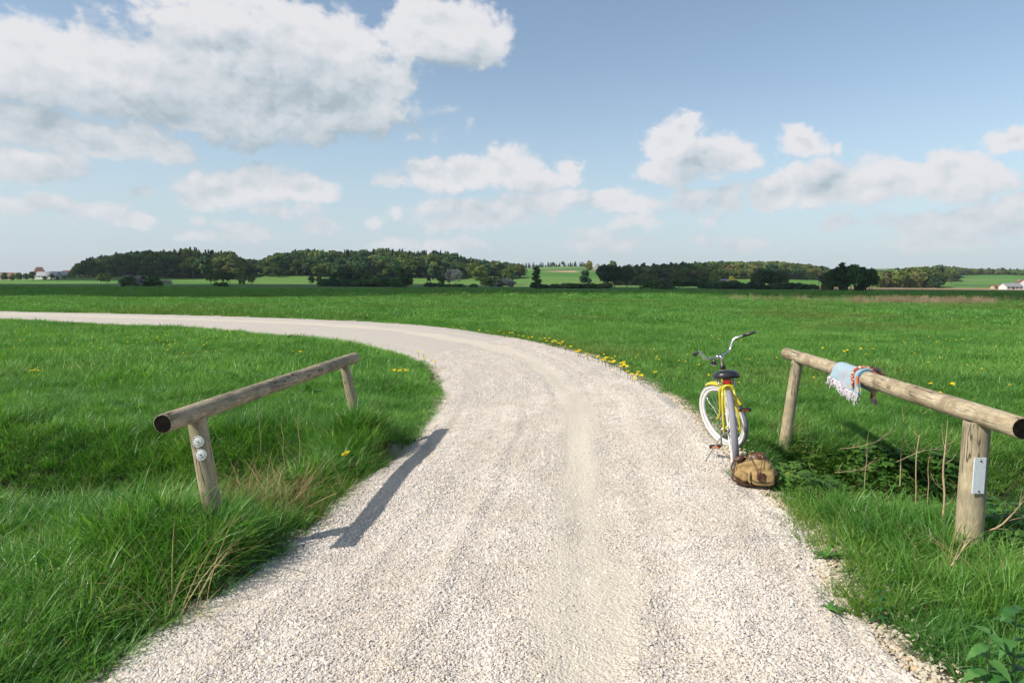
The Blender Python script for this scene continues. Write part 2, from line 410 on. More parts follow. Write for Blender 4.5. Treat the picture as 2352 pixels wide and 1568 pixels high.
gfar = N.mix(band(52, 95, 985, 1075, 5), gfar, (.36, .24, .14, 1))
gfar = N.mix(N.math('MULTIPLY', band(-260, 120, 300, 330, 8), .75), gfar, (.10, .10, .05, 1))
gfar = N.mix(N.math('MULTIPLY', band(25, 70, 150, 190, 6), .6), gfar, (.13, .10, .05, 1))
stn = N.n('ShaderNodeAttribute', attribute_name='stony').outputs['Fac']; vg = N.n('ShaderNodeTexVoronoi', ins={0: pos, 'Scale': 55.0})
stc = N.ramp(N.n('ShaderNodeSeparateColor', ins={0: vg.outputs['Color']}).outputs[0], [(0, (.30, .26, .20)), (.5, (.46, .40, .31)), (1, (.55, .48, .38))])
N.set(b.inputs['Base Color'], N.mix(N.ss(stn, .25, .6), N.mix(near, gfar, soil), stc)); b.inputs['Roughness'].default_value = .9; b.inputs['Specular IOR Level'].default_value = .15
bp = N.n('ShaderNodeBump'); bp.inputs['Strength'].default_value = .9; bp.inputs['Distance'].default_value = .25
N.set(bp.inputs['Height'], N.noise(pos, 3.0, 8, .75)); N.set(b.inputs['Normal'], bp)

xs = axis(-7000, 7000, -7, 7, .11, 1.035); ys = axis(-60, 7000, 2.0, 11, .085, 1.028)
g = link('ground', gridmesh('ground', xs, ys, groundz, gm))
n_ = len(g.data.vertices); cc = np.empty(n_*3, np.float32); g.data.vertices.foreach_get('co', cc); cc = cc.reshape(-1, 3); st_ = np.zeros(n_, np.float32)
k_ = (cc[:, 1] < 40) & (np.abs(cc[:, 0]) < 50); rd_ = roaddist(cc[k_, 0], cc[k_, 1]); xx = cc[k_, 0]; st_[k_] = 1-sst(rd_, 0, np.where(xx > 1, np.where(cc[k_, 1] < 3.6, .26, .48), .14))
a_ = g.data.attributes.new('stony', 'FLOAT', 'POINT'); a_.data.foreach_set('value', st_)
tag(g, None, None, None, 'structure')

# ---------------- gravel road ----------------
def looseness(s, v, y):
    """0 = packed fine sand in the wheel tracks, 1 = loose stones; v runs 0 left edge .. 1 right edge"""
    tr = np.exp(-((v-.575-.008*np.sin(y*.6)-.016*vnoise(y, y*0, .45, 5))/.10)**2)*(.92+.12*vnoise(v*3, y, .8, 14))+np.exp(-((v-.24)/.07)**2)*.22
    return np.clip(1-tr+.25*vnoise(v*6, y, 1.2, 8), 0, 1)
def roadz(x, y, v):
    e = np.minimum(v, 1-v)
    z = .035*sst(e, 0, .25)-.012+.0
    z = z-.010*np.exp(-((v-.575)/.12)**2)-.008*np.exp(-((v-.22)/.10)**2)
    nf = np.exp(-(y/24)**2)
    z = z+nf*(.006*vnoise(x, y, 1.8, 3)+.004*vnoise(x, y, 6, 4)+.0035*vnoise(x, y, 14, 6))
    z = z+nf*.016*np.exp(-((v-.80)/.07)**2)*(1+.6*vnoise(x, y*.5, 3, 12))-nf*.016*np.exp(-((v-.73)/.025)**2)*(.6+.6*vnoise(x, y, 1.5, 13))
    z = z+nf*(.010*vnoise(v*13+.4*np.sin(y*.4), y, .999, 33)+.008*vnoise(v*31, y*.35, 1., 34)+.010*sst(v, .68, .8)*vnoise(v*22, y*1.3, 1., 35))
    z = z-.022*sst(.06-e, 0, .06)
    return z
NV = 90
vv = np.linspace(0, 1, NV)
wob = .05*vnoise(LE[:, 1]*1.0, LE[:, 0]*0, 1.6, 21)+.03*vnoise(LE[:, 1], LE[:, 0]*0, 5, 22)
Xr = LE[:, 0][:, None]*(1-vv)+RE[:, 0][:, None]*vv; Yr = LE[:, 1][:, None]*(1-vv)+RE[:, 1][:, None]*vv
Vr = np.tile(vv, (len(LE), 1))
Xr = Xr+wob[:, None]*(1-sst(Vr, 0, .1))+(wob[::-1])[:, None]*sst(Vr, .9, 1)
Zr = roadz(Xr.ravel(), Yr.ravel(), Vr.ravel())
i = (np.arange(NV-1)[None, :]+NV*np.arange(len(LE)-1)[:, None]).ravel()
rme = npmesh('gravel_road', np.c_[Xr.ravel(), Yr.ravel(), Zr], np.c_[i, i+1, i+1+NV, i+NV])
la = rme.attributes.new('loose', 'FLOAT', 'POINT'); la.data.foreach_set('value', looseness(0, Vr.ravel(), Yr.ravel()).astype(np.float32))
rm = bpy.data.materials.new('gravel'); rm.use_nodes = True; N = NT(rm.node_tree)
o_ = N.n('ShaderNodeOutputMaterial'); b = N.n('ShaderNodeBsdfPrincipled'); N.t.links.new(b.outputs[0], o_.inputs[0])
pos = N.n('ShaderNodeNewGeometry').outputs['Position']; loose = N.n('ShaderNodeAttribute', attribute_name='loose').outputs['Fac']
v1 = N.n('ShaderNodeTexVoronoi', ins={0: pos, 'Scale': 75.0}); v2 = N.n('ShaderNodeTexVoronoi', ins={0: pos, 'Scale': 34.0})
rnd = N.n('ShaderNodeSeparateColor', ins={0: v1.outputs['Color']}).outputs[0]
stone = N.ramp(rnd, [(0, (.46, .415, .38)), (.35, (.58, .53, .485)), (.7, (.65, .60, .55)), (1, (.65, .575, .48))])
crack = N.ss(v1.outputs['Distance'], .35, .75, 0, .55)
sand = N.mix(N.noise(pos, 60, 6, .7), (.49, .44, .37, 1), (.57, .52, .45, 1))
patch = N.noise(pos, 1.4, 5, .6)
lf = N.math('ADD', loose, N.math('MULTIPLY', N.math('SUBTRACT', patch, .5), .9), clamp=True)
c = N.mix(N.ss(lf, .2, .7), sand, N.mix(crack, stone, (.33, .305, .27, 1)))
N.set(b.inputs['Base Color'], c); b.inputs['Roughness'].default_value = .95; b.inputs['Specular IOR Level'].default_value = .2
hgt = N.math('ADD', N.math('MULTIPLY', v1.outputs['Distance'], -1.), N.math('ADD', N.math('MULTIPLY', v2.outputs['Distance'], -1.0), N.math('MULTIPLY', N.noise(pos, 9, 6, .7), 1.6)))
bp = N.n('ShaderNodeBump'); bp.inputs['Distance'].default_value = .012; N.set(bp.inputs['Strength'], N.ss(lf, .1, .7, .45, 1.0))
N.set(bp.inputs['Height'], hgt); N.set(b.inputs['Normal'], bp)
rme.materials.append(rm)
tag(link('gravel_road', rme), None, None, None, 'structure')

# stones lying on the road: real pebbles for the near ten metres
stm = bpy.data.materials.new('pebble'); stm.use_nodes = True; N = NT(stm.node_tree)
o_ = N.n('ShaderNodeOutputMaterial'); b = N.n('ShaderNodeBsdfPrincipled'); N.t.links.new(b.outputs[0], o_.inputs[0])
oi = N.n('ShaderNodeObjectInfo').outputs['Random']
N.set(b.inputs['Base Color'], N.ramp(oi, [(0, (.42, .385, .355)), (.2, (.54, .495, .455)), (.55, (.62, .57, .525)), (.8, (.67, .62, .575)), (.94, (.63, .55, .45)), (1, (.56, .465, .35))]))
cs = b.inputs['Base Color'].links[0].from_socket; ps_ = N.n('ShaderNodeNewGeometry').outputs['Position']; dn_ = N.noise(N.vec('MULTIPLY', ps_, (1, .45, 1)), 2.4, 5, .6)
N.set(b.inputs['Base Color'], N.mix(N.ss(dn_, .40, .62, 0, .60), cs, N.mix(1, cs, (.80, .77, .73, 1), 'MULTIPLY')))
b.inputs['Roughness'].default_value = .85; b.inputs['Specular IOR Level'].default_value = .25
def pebble(seed):
    bm = bmesh.new(); bmesh.ops.create_icosphere(bm, subdivisions=2, radius=1)
    for v in bm.verts:
        n = mnoise.noise(v.co*1.1+Vector((seed*7, 0, 0)))*.45+mnoise.noise(v.co*2.6+Vector((seed*3, 5, 0)))*.22
        v.co = v.co*(1+n); v.co.z *= .52; v.co.x *= 1.2
    me = bpy.data.meshes.new('pebble'); bm.to_mesh(me); bm.free(); me.materials.append(stm); return proto('pebble', me)
pebs = [pebble(k) for k in range(5)]
def sample_road(n, y0, y1):
    # along the edges' index, area weighted
    cy = (LE[:, 1]+RE[:, 1])/2; ok = np.where((cy > y0) & (cy < y1) & (np.arange(len(cy)) < 450))[0]
    seg = np.hypot(np.diff((LE[:, 0]+RE[:, 0])/2), np.diff(cy)); wd = np.hypot(*(RE-LE).T)[:-1]
    ok = ok[ok < len(seg)]; p = seg[ok]*wd[ok]; area = p.sum(); p = p/p.sum()
    k = rng.choice(ok, n, p=p); t = rng.random(n); v = rng.random(n)
    A = LE[k]*(1-t)[:, None]+LE[k+1]*t[:, None]; B = RE[k]*(1-t)[:, None]+RE[k+1]*t[:, None]
    q = A*(1-v)[:, None]+B*v[:, None]
    return q[:, 0], q[:, 1], v, area
PX, PY, PZ, PS = [], [], [], []
for n, y0, y1, s0, s1 in ((165000, 1.3, 4.6, .0030, .0072), (110000, 4.6, 9.5, .0042, .0080), (34000, 9.5, 17, .006, .010)):
    x, y, v, ar = sample_road(n, y0, y1)
    keep = rng.random(n) < (.22+.78*sst(looseness(0, v, y), .25, .85))
    x, y, v = x[keep], y[keep], v[keep]
    s = s0+(s1-s0)*rng.random(len(x))**2.2; s = np.where(rng.random(len(x)) < .012, s1*1.5, s)
    s = np.where(v > .93, s*1.35, s); s = np.where(looseness(0, v, y) < .3, s*.75, s)
    PX.append(x); PY.append(y); PZ.append(roadz(x, y, v)+s*.05); PS.append(s)
# coarse stones spilling onto the shoulders
n = 16000; x, y, v, ar = sample_road(n, 1.4, 10)
side = rng.random(n) < .8; off = np.abs(rng.normal(0, .15, n))
dirx = np.where(side, 1, -1)
k = np.argmin(np.abs(LE[:, 1][None, :450]-y[::200][:, None]), 1)
ex = np.where(side, np.interp(y, RE[:450, 1], RE[:450, 0]), np.interp(y, LE[:330, 1], LE[:330, 0])); ex2 = ex+dirx*(off-.10)
s = .006+.009*rng.random(n)**1.8
SHX, SHY, SHS = ex2, y, s
x = np.concatenate(PX); y = np.concatenate(PY); z = np.concatenate(PZ); s = np.concatenate(PS)
stm2 = stm.copy(); stm2.name = 'shoulder_pebble'
for nd in stm2.node_tree.nodes:
    if nd.type == 'VALTORGB':
        for e_, c_ in zip(nd.color_ramp.elements, ((.30, .27, .22), (.42, .37, .29), (.52, .46, .37), (.58, .53, .44), (.55, .43, .28), (.50, .35, .20))): e_.color = c4(c_)
pebs2 = []
for q_ in pebs[:3]:
    me_ = q_.data.copy(); me_.name = 'stone'; me_.materials.clear(); me_.materials.append(stm2); pebs2.append(proto('stone', me_))
scatter('coarse_gravel', np.c_[SHX, SHY, np.maximum(groundz(SHX, SHY), -.05)+SHS*.3], pebs2, rng.integers(0, 3, len(SHX)), rng.random((len(SHX), 3))*[.6, .6, 6.28], SHS*.9)
scatter('gravel', np.c_[x, y, z], pebs, rng.integers(0, 5, len(x)), rng.random((len(x), 3))*[.6, .6, 6.28], s)
# ---------------- grass ----------------
def blades(n, rad, h0, h1, wdt, bend, seed, spread=.5, seg=4, dry=0.):
    r = np.random.default_rng(seed)
    an = r.random(n)*6.283; rr = np.sqrt(r.random(n))*rad; bx, by = rr*np.cos(an), rr*np.sin(an)
    da = np.where(r.random(n) < .5, an+r.normal(0, .7, n), r.random(n)*6.283); h = h0+(h1-h0)*r.random(n); lean = spread*(.25+r.random(n))*(.4+rr/rad); cur = bend*(.3+r.random(n))
    ww = wdt*(.6+.8*r.random(n)); tone = r.random(n); fa = da+math.pi/2+r.normal(0, .7, n)
    co = []; tn = []; fc = []
    for k in range(n):
        b0 = len(co)
        for i in range(seg+1):
            t = i/seg; out = lean[k]*t*h[k]+cur[k]*t*t*h[k]; up = h[k]*(t-.35*cur[k]*t**2.6)
            cx, cy = bx[k]+math.cos(da[k])*out, by[k]+math.sin(da[k])*out
            w_ = ww[k]*(1-t**1.6)*.5
            if i == seg: co.append((cx, cy, up)); tn.append(min(1, tone[k]*.75+.25*t))
            else:
                dx, dy = math.cos(fa[k])*w_, math.sin(fa[k])*w_
                co.append((cx-dx, cy-dy, up)); co.append((cx+dx, cy+dy, up)); tn += [min(1, tone[k]*.75+.25*t)]*2
        for i in range(seg-1): fc.append((b0+2*i, b0+2*i+1, b0+2*i+3, b0+2*i+2))
        q = b0+2*(seg-1); fc.append((q, q+1, q+2))
    return co, fc, tn
def tuft(name, m, parts):
    co = []; fc = []; tn = []; mi = []
    for j, a in enumerate(parts):
        mm = a.pop('mi', 0); c, f_, t = blades(**a); b0 = len(co); co += c; tn += t; fc += [tuple(b0+i for i in q) for q in f_]; mi += [mm]*len(f_)
    me = bpy.data.meshes.new(name); me.from_pydata(co, [], fc)
    a = me.attributes.new('tone', 'FLOAT', 'POINT'); a.data.foreach_set('value', tn)
    for q in m: me.materials.append(q)
    me.polygons.foreach_set('material_index', mi); me.polygons.foreach_set('use_smooth', [True]*len(fc)); me.update()
    return proto(name, me)
GR = leafmat('grass_blade', (.032, .120, .022), (.098, .262, .040), (.24, .43, .090), rough=.38, trans=.40, wscale=1.3, spec=.38, wo=.35, wa=.75, wb=1.1)
GF = leafmat('meadow_blade', (.045, .140, .028), (.120, .295, .056), (.22, .40, .09), rough=.40, trans=.4, wo=.3, wa=.8, wb=1.0, wscale=.35, spec=.25, bigtint=((.16, .19, .05), .09, .6))
DRY = leafmat('dry_blade', (.16, .11, .055), (.34, .25, .13), (.5, .4, .24), rough=.7, trans=.2)
P_short = [tuft('grass_tuft_short', [GR, DRY], [dict(n=30, rad=.07, h0=.06, h1=.17, wdt=.0055, bend=.5, seed=k, spread=.5), dict(n=2, rad=.07, h0=.05, h1=.12, wdt=.003, bend=.8, seed=50+k, mi=1)]) for k in range(3)]
P_med = [tuft('grass_tuft_tall', [GR, DRY], [dict(n=30, rad=.085, h0=.10, h1=.26, wdt=.0075, bend=.55, seed=10+k, spread=.32), dict(n=7, rad=.06, h0=.20, h1=.34, wdt=.008, bend=.75, seed=20+k, spread=.3), dict(n=3, rad=.08, h0=.10, h1=.3, wdt=.0035, bend=.9, seed=60+k, mi=1)]) for k in range(4)]
P_mid = [tuft('meadow_tuft', [GF], [dict(n=60, rad=.20, h0=.06, h1=.19, wdt=.010, bend=.5, seed=30+k, spread=.4, seg=3)]) for k in range(3)]
P_far = [tuft('meadow_clump', [GF], [dict(n=110, rad=.55, h0=.07, h1=.19, wdt=.022, bend=.4, seed=40+k, spread=.5, seg=2)]) for k in range(3)]
def field_pts(d0, d1, dens, ang=.80, edge=0.0, x0=None):
    """random ground points inside the wedge the meadow fills between two distances"""
    A = ang*(d1*d1-d0*d0); n = int(A*dens)
    y = np.sqrt(d0*d0+(d1*d1-d0*d0)*rng.random(n)); x = (rng.random(n)*2-1)*(ang*y+.9)
    rd = roaddist(x, y); k = rd > edge; return x[k], y[k], rd[k]
def place(name, x, y, protos, scl, tilt=.20, label=None, zoff=-.01, rd=None):
    z = groundz(x, y, rd)+zoff; n = len(x); rot = np.c_[rng.normal(0, tilt, n), rng.normal(0, tilt, n), rng.random(n)*6.283]
    return scatter(name, np.c_[x, y, z], protos, rng.integers(0, len(protos), n), rot, scl, 'stuff')
# near turf
x, y, rd = field_pts(1.5, 10, 420, .86, -.03)
nz = vnoise(x, y, .9, 31)+.5*vnoise(x, y, 2.7, 32)
keep = ~((rd < .45) & (x > 1) & (rng.random(len(x)) > sst(rd+.10*vnoise(x, y, 2, 77), .0, np.where(y < 3.7, .24, .46))))       # thin on the stony right shoulder
keep &= ~((rd < .10) & (x < 0) & (rng.random(len(x)) > .45))
# a hollow in the verge behind the rucksack is overgrown with bramble instead
x, y, rd, nz = x[keep], y[keep], rd[keep], nz[keep]
ls = .62+.38*np.clip(nz, -1, 1)
ls = ls+np.where(x < 0, .16, .05)*sst(rd, 0, .4)
ls = ls*(.45+.55*sst(rd, -.05, .35)); ls = np.where((x > 1), ls*(.5+.5*sst(rd, .1, .7)), ls)
ls = np.where((y > 7.2), ls*.62, ls); ls = np.where((y < 5.0), ls*np.where(x < 0, .60, .85), ls)
ls = ls+.75*np.exp(-((x+1.85)/.55)**2-((y-3.55)/.45)**2)+.4*np.exp(-((x+1.6)/.4)**2-((y-6.0)/.35)**2)-.35*np.exp(-((y-5.75)/.8)**2)*(rd > .5)+.3*np.exp(-((x-2.4)/.8)**2-((y-4.1)/.8)**2)
ls = ls*(1+.18*rng.normal(size=len(ls))+.22*vnoise(x, y, 4.2, 91)+.12*vnoise(x, y, 9, 92))
ls = np.clip(ls, .28, 1.6)
tall = (ls > .62)
hx = np.stack([ls*.55+.45, ls*.55+.45, ls], 1)
place('grass', x[tall], y[tall], P_med, hx[tall]*.98, rd=rd[tall])
sh = ~tall; place('grass', x[sh], y[sh], P_short, hx[sh]*[1.5, 1.5, 1.75], rd=rd[sh])
# meadow
x, y, rd = field_pts(9.6, 28, 46, .84, .02); s = .85+.25*vnoise(x, y, .5, 41)+.12*vnoise(x, y, .12, 42)
s = s*(.55+.45*sst(rd, 0, .5))
place('grass', x, y, P_mid, np.stack([s*1.05, s*1.05, s*.95], 1), rd=rd)
x, y, rd = field_pts(27, 75, 8.5, .84, .1); s = .85+.3*vnoise(x, y, .16, 43)
place('grass', x, y, P_far, np.stack([s*1.1, s*1.1, s*.85], 1), rd=rd)
x, y, rd = field_pts(74, 190, 1.1, .84, .1); s = 1.0+.35*vnoise(x, y, .05, 44)
place('grass', x, y, P_far, np.stack([s*2.2, s*2.2, s*1.1], 1), rd=rd)

# sparse yellowish tufts standing in the stones of the right shoulder
n = 300; y = rng.uniform(2.5, 5.6, n); xr = np.interp(y, RE[:450, 1], RE[:450, 0]); x = xr+rng.uniform(-.10, .42, n)*np.where(y < 3.6, .6, 1); k = vnoise(x, y, 2.2, 71) > -.1
x, y = x[k], y[k]; GY = leafmat('verge_blade', (.06, .15, .02), (.14, .26, .035), (.24, .34, .06), rough=.4, trans=.4)
P_v = [tuft('verge_tuft', [GY], [dict(n=26, rad=.05, h0=.03, h1=.13, wdt=.005, bend=.6, seed=300+k_, spread=.9)]) for k_ in range(2)]
place('grass', x, y, P_v, .6+.7*rng.random(len(x)))
n = 110; y = rng.uniform(4.2, 5.6, n); xl = np.interp(y, LE[:330, 1], LE[:330, 0]); x = xl+rng.uniform(-.28, .05, n); place('grass', x, y, P_v, .8+.7*rng.random(n))

# thick clumps round the feet of the left posts
n = 46; x = rng.uniform(-2.15, -1.45, n); y = rng.uniform(3.35, 3.82, n); k = roaddist(x, y) > .12; x, y = x[k], y[k]; s = rng.uniform(1.15, 1.5, len(x)); place('grass', x, y, P_med, np.stack([s*.7, s*.7, s], 1))
n = 40; x = rng.uniform(-1.95, -1.25, n); y = rng.uniform(5.9, 6.35, n); k = roaddist(x, y) > .12; x, y = x[k], y[k]; s = rng.uniform(1.05, 1.5, len(x)); place('grass', x, y, P_med, np.stack([s*.7, s*.7, s], 1))
n = 60; x = rng.uniform(2.05, 3.1, n); y = rng.uniform(3.1, 3.6, n); k = roaddist(x, y) > .35; x, y = x[k], y[k]; s = rng.uniform(.7, 1.05, len(x)); place('grass', x, y, P_med, np.stack([s*.8, s*.8, s], 1))
# ---------------- trees ----------------
BARK = mat('bark', (.085, .065, .045), .9, (.14, .12, .09), 3, .5)
def cards(pts, nrm, size, seed, aspect=1.):
    r = np.random.default_rng(seed); n = len(pts)
    d = r.normal(size=(n, 3)); d = d+nrm*.8; d /= np.linalg.norm(d, axis=1)[:, None]
    a = np.cross(d, r.normal(size=(n, 3))); a /= np.linalg.norm(a, axis=1)[:, None]; b_ = np.cross(d, a)
    s = size*(.55+.9*r.random(n))[:, None]
    co = np.stack([pts-a*s*aspect-b_*s*.35, pts-a*s*.2+b_*s*.6, pts+a*s*aspect+b_*s*.25, pts+a*s*.1-b_*s*.7], 1).reshape(-1, 3)
    return co, np.arange(4*n).reshape(n, 4), np.repeat(r.random(n), 4)
def crown_mesh(name, lobes, per, size, m, seed, squash=.85):
    r = np.random.default_rng(seed); P = []; Q = []; TN = []
    for (lx, ly, lz, lr) in lobes:
        u = r.normal(size=(per, 3)); u /= np.linalg.norm(u, axis=1)[:, None]
        rad = lr*(.45+.6*r.random(per)**.5)[:, None]
        P.append(np.array([lx, ly, lz])+u*rad*[1, 1, squash]); Q.append(u); TN.append(np.full(per, r.random()))
    P = np.concatenate(P); Q = np.concatenate(Q); TN = np.repeat(np.concatenate(TN), 4)
    co, fc, tn = cards(P, Q, size, seed)
    me = npmesh(name, co, fc, False); a = me.attributes.new('tone', 'FLOAT', 'POINT'); a.data.foreach_set('value', (TN*.7+tn*.3).astype(np.float32))
    me.materials.append(m); return me
def lobes_round(seed, h, w_, n=26, base=.22):
    r = random.Random(seed); L = []
    for i in range(n):
        a = r.random()*6.283; t = r.random(); zz = h*(base+(1-base)*(.12+.80*t)); prof = math.sin(math.pi*min(1, .18+.80*t))**.7
        rr = w_*prof*(.35+.65*r.random()**.5)*.78
        L.append((rr*math.cos(a), rr*math.sin(a), zz, w_*(.26+.20*r.random())))
    L.append((0, 0, h*.6, w_*.6)); return L
def trunk_mesh(name, h, r0, seed, forks=5, top=.75, spread=.3):
    mb = MB(); r = random.Random(seed)
    mb.tube([(0, 0, -.6), (.02*h*r.uniform(-1, 1), .02*h*r.uniform(-1, 1), h*.35), (.03*h*r.uniform(-1, 1), 0, h*top)], [r0, r0*.7, r0*.2], 7, sub=3)
    for k in range(forks):
        a = 6.283*k/forks+r.random(); z0 = h*(.25+.35*r.random()); L = h*spread*(.7+.6*r.random())
        mb.tube([(0, 0, z0), (math.cos(a)*L*.5, math.sin(a)*L*.5, z0+L*.45), (math.cos(a)*L, math.sin(a)*L, z0+L)], [r0*.45, r0*.28, r0*.08], 5, sub=2)
    me = bpy.data.meshes.new(name); me.from_pydata(mb.v, [], mb.f); me.materials.append(BARK); return me
def LM(name, a, b_, c=None): return leafmat(name, a, b_, c, rough=.6, trans=.22, wscale=.02, spec=.15, wo=.75, wa=.35, wb=.5)
L_oak = LM('leaf_spring_green', (.050, .085, .020), (.11, .160, .035), (.18, .23, .055))
L_dark = LM('leaf_dark_green', (.032, .078, .040), (.060, .125, .046), (.09, .165, .05))
L_brown = LM('leaf_olive_brown', (.080, .092, .028), (.135, .145, .045), (.185, .185, .06))
L_yel = LM('leaf_yellow_green', (.15, .165, .025), (.24, .24, .04), (.32, .30, .06))
L_con = LM('needle_dark', (.012, .034, .026), (.020, .052, .034), (.036, .075, .040))
L_bright = LM('leaf_bright_green', (.065, .13, .028), (.12, .21, .045), (.18, .27, .065))
L_white = LM('blossom_white', (.30, .27, .25), (.50, .46, .44), (.62, .58, .56))
def conifer(seed, h=16, w_=2.6, m=None):
    r = np.random.default_rng(seed); P = []; Q = []
    lv = 24
    for i in range(lv):
        t = i/lv; z = h*(.10+.88*t); rad = w_*(1-t)**.85*(.8+.4*r.random())+.12; n = int(14+26*(1-t))
        a = r.random(n)*6.283; q = rad*(.25+.75*r.random(n)**.6)
        P.append(np.c_[q*np.cos(a), q*np.sin(a), z-.28*q+r.normal(0, .12, n)]); Q.append(np.c_[np.cos(a), np.sin(a), np.full(n, .9)])
    P = np.concatenate(P); Q = np.concatenate(Q); co, fc, tn = cards(P, Q, .55, seed, 1.1)
    me = npmesh('conifer', co, fc, False); a = me.attributes.new('tone', 'FLOAT', 'POINT'); a.data.foreach_set('value', tn.astype(np.float32)); me.materials.append(m or L_con); return me
def pine_lobes(seed, h=16):
    r = random.Random(seed); return [(r.uniform(-2, 2), r.uniform(-2, 2), h*(.62+.34*r.random()), 1.0+.6*r.random()) for _ in range(12)]
def pop_lobes(seed, h=14, w_=2.2):
    r = random.Random(seed); return [(r.uniform(-1, 1)*w_*.6*(1-.6*t), r.uniform(-1, 1)*w_*.6*(1-.6*t), h*(.08+.9*t), w_*(.30+.3*(1-t))) for t in [k/17 for k in range(18)]]
def bush_lobes(seed, w_=2.5, h=2.6):
    r = random.Random(seed); return [(r.uniform(-1, 1)*w_*.75, r.uniform(-1, 1)*w_*.75, h*(.25+.45*r.random()), h*(.25+.15*r.random())) for _ in range(14)]
# kind -> (crown mesh, trunk mesh, height)
KINDS = {}
def kind(nm, cm, tm, h): KINDS[nm] = (cm, tm, h)
TR = [trunk_mesh('trunk', 13, .32, s) for s in range(3)]; TP = trunk_mesh('trunk', 16, .22, 9, 4, .9, .12)
for k, (m, tg) in enumerate(((L_oak, 'oak'), (L_dark, 'dark'), (L_brown, 'brown'), (L_yel, 'yellow'), (L_bright, 'bright'), (L_white, 'white'))):
    for j in range(2):
        kind(tg+str(j), crown_mesh('crown', lobes_round(k*10+j, 13.5, 5.0+.8*j, 24+4*j), 62, .62, m, k*10+j), TR[(k+j) % 3], 13.7)
for j in range(2): kind('conifer'+str(j), conifer(70+j, 17, 2.6+.5*j), TP, 17)
kind('pine0', crown_mesh('crown', pine_lobes(3), 60, .5, L_con, 81), TP, 16)
kind('poplar0', crown_mesh('crown', pop_lobes(4), 60, .5, L_dark, 82), TP, 13.5)
kind('poplar1', crown_mesh('crown', pop_lobes(5), 60, .5, L_bright, 83), TP, 13.5)
BT = trunk_mesh('stem', 2, .06, 4, 5, .8, .4)
for tg, m in (('dark', L_dark), ('oak', L_oak), ('white', L_white), ('brown', L_brown)): kind('bush_'+tg, crown_mesh('crown', bush_lobes(len(tg)), 60, .30, m, 90+len(tg)), BT, 2.9)

def tree(kindname, px, y, ytop, label, cat='tree', group=None, name=None, wide=1.0, ybase=None):
    """stands on the ground at distance y; its height is the one its top shows against the sky or hill"""
    cm, tm, h = KINDS[kindname]; p_ = dp(px, 650, y); z0 = gz(p_.x, y); ht = dp(px, ytop, y).z-z0; s = max(.15, ht/h)
    e = empty(name or ('bush' if cat in ('bush', 'shrub') else 'tree'), (p_.x, y, z0-.05), random.random()*6.28, label, cat, group); e.scale = (s*wide, s*wide, s)
    c = link('crown', cm, e); t_ = link('trunk' if cat == 'tree' else 'stem', tm, e)
    return e
# ---- the woods ----
wood_kinds = ['conifer0', 'conifer1', 'oak0', 'oak1', 'dark0', 'dark1', 'brown0', 'brown1', 'bright0', 'pine0', 'yellow0', 'bush_dark']
WP = []
for k in wood_kinds:
    cm, tm, h = KINDS[k]
    bm = bmesh.new(); bm.from_mesh(cm); n0 = len(bm.faces); bm.from_mesh(tm); bm.faces.ensure_lookup_table()
    for i, f_ in enumerate(bm.faces): f_.material_index = 0 if i < n0 else 1
    me = bpy.data.meshes.new('wood_tree'); bm.to_mesh(me); bm.free(); me.materials.append(cm.materials[0]); me.materials.append(BARK); WP.append(proto('wood_tree', me))
WI = {k: i for i, k in enumerate(wood_kinds)}
CMI = CM.inverted()
ENV = [(-400,632),(160,630),(170,622),(180,605),(200,596),(240,586),(300,578),(400,574),(440,570),(500,578),(530,576),(545,592),(600,597),(630,584),(700,573),(780,577),(840,575),(890,570),(960,577),(1040,578),(1070,590),(1120,598),(1195,606),(1210,602),(1280,597),(1345,602),(1370,603),(1420,612),(1470,608),(1520,607),(1580,606),(1640,600),(1700,602),(1760,600),(1800,602),(1850,607),(1900,614),(1960,618),(2010,621),(2060,617),(2120,612),(2170,611),(2230,617),(2352,620),(2900,622)]
ENVX = [q[0] for q in ENV]; ENVY = [q[1] for q in ENV]
def wood(name, regions, label, cat='wood', fit=True):
    X = []; I = []; S = []
    for (px0, px1, y0, y1, sp_, mixf, h0, h1) in regions:
        for yy in np.arange(y0, y1, sp_):
            xa = dp(px0, 650, yy).x; xb = dp(px1, 650, yy).x
            for xx in np.arange(xa, xb, sp_):
                x_ = xx+random.uniform(-.45, .45)*sp_; y_ = yy+random.uniform(-.45, .45)*sp_
                t = (x_-xa)/(xb-xa+1e-9); dpt = (y_-y0)/(y1-y0+1e-9)
                w8 = mixf(t, dpt, float(vnoise(np.array([x_]), np.array([y_]), .022, 3)[0]))
                ks = list(w8); k = random.choices(ks, [w8[q] for q in ks])[0]
                hh = random.uniform(h0*.85, h1*1.12)*(1+.15*float(vnoise(np.array([x_]), np.array([y_]), .03, 9)[0]))
                q_ = CMI@Vector((x_, y_, CAM_H)); pq = CX+F*q_.x/-q_.z; tp_ = dp(pq, float(np.interp(pq, ENVX, ENVY)), y_).z-gz(x_, y_)
                if fit and (tp_ < hh or (dpt > .45 and tp_ < 25)): hh = max(3.5, tp_*(random.uniform(.90, 1.13) if k[:4] in ('coni', 'pine') else random.uniform(.74, 1.02)))
                X.append((x_, y_)); I.append(WI[k]); S.append(hh/KINDS[k][2])
    X = np.array(X); n = len(X); z = groundz(X[:, 0], X[:, 1])-.2
    S = np.array(S); wd_ = np.array([.95 if wood_kinds[q][:4] in ('coni', 'pine') else 1.35 for q in I]); sc3 = np.stack([S*wd_*rng.uniform(.8, 1.15, n), S*wd_*rng.uniform(.8, 1.15, n), S], 1)
    return scatter(name, np.c_[X, z], WP, I, np.c_[np.zeros((n, 2)), rng.random(n)*6.28], sc3, 'stuff', label, cat)
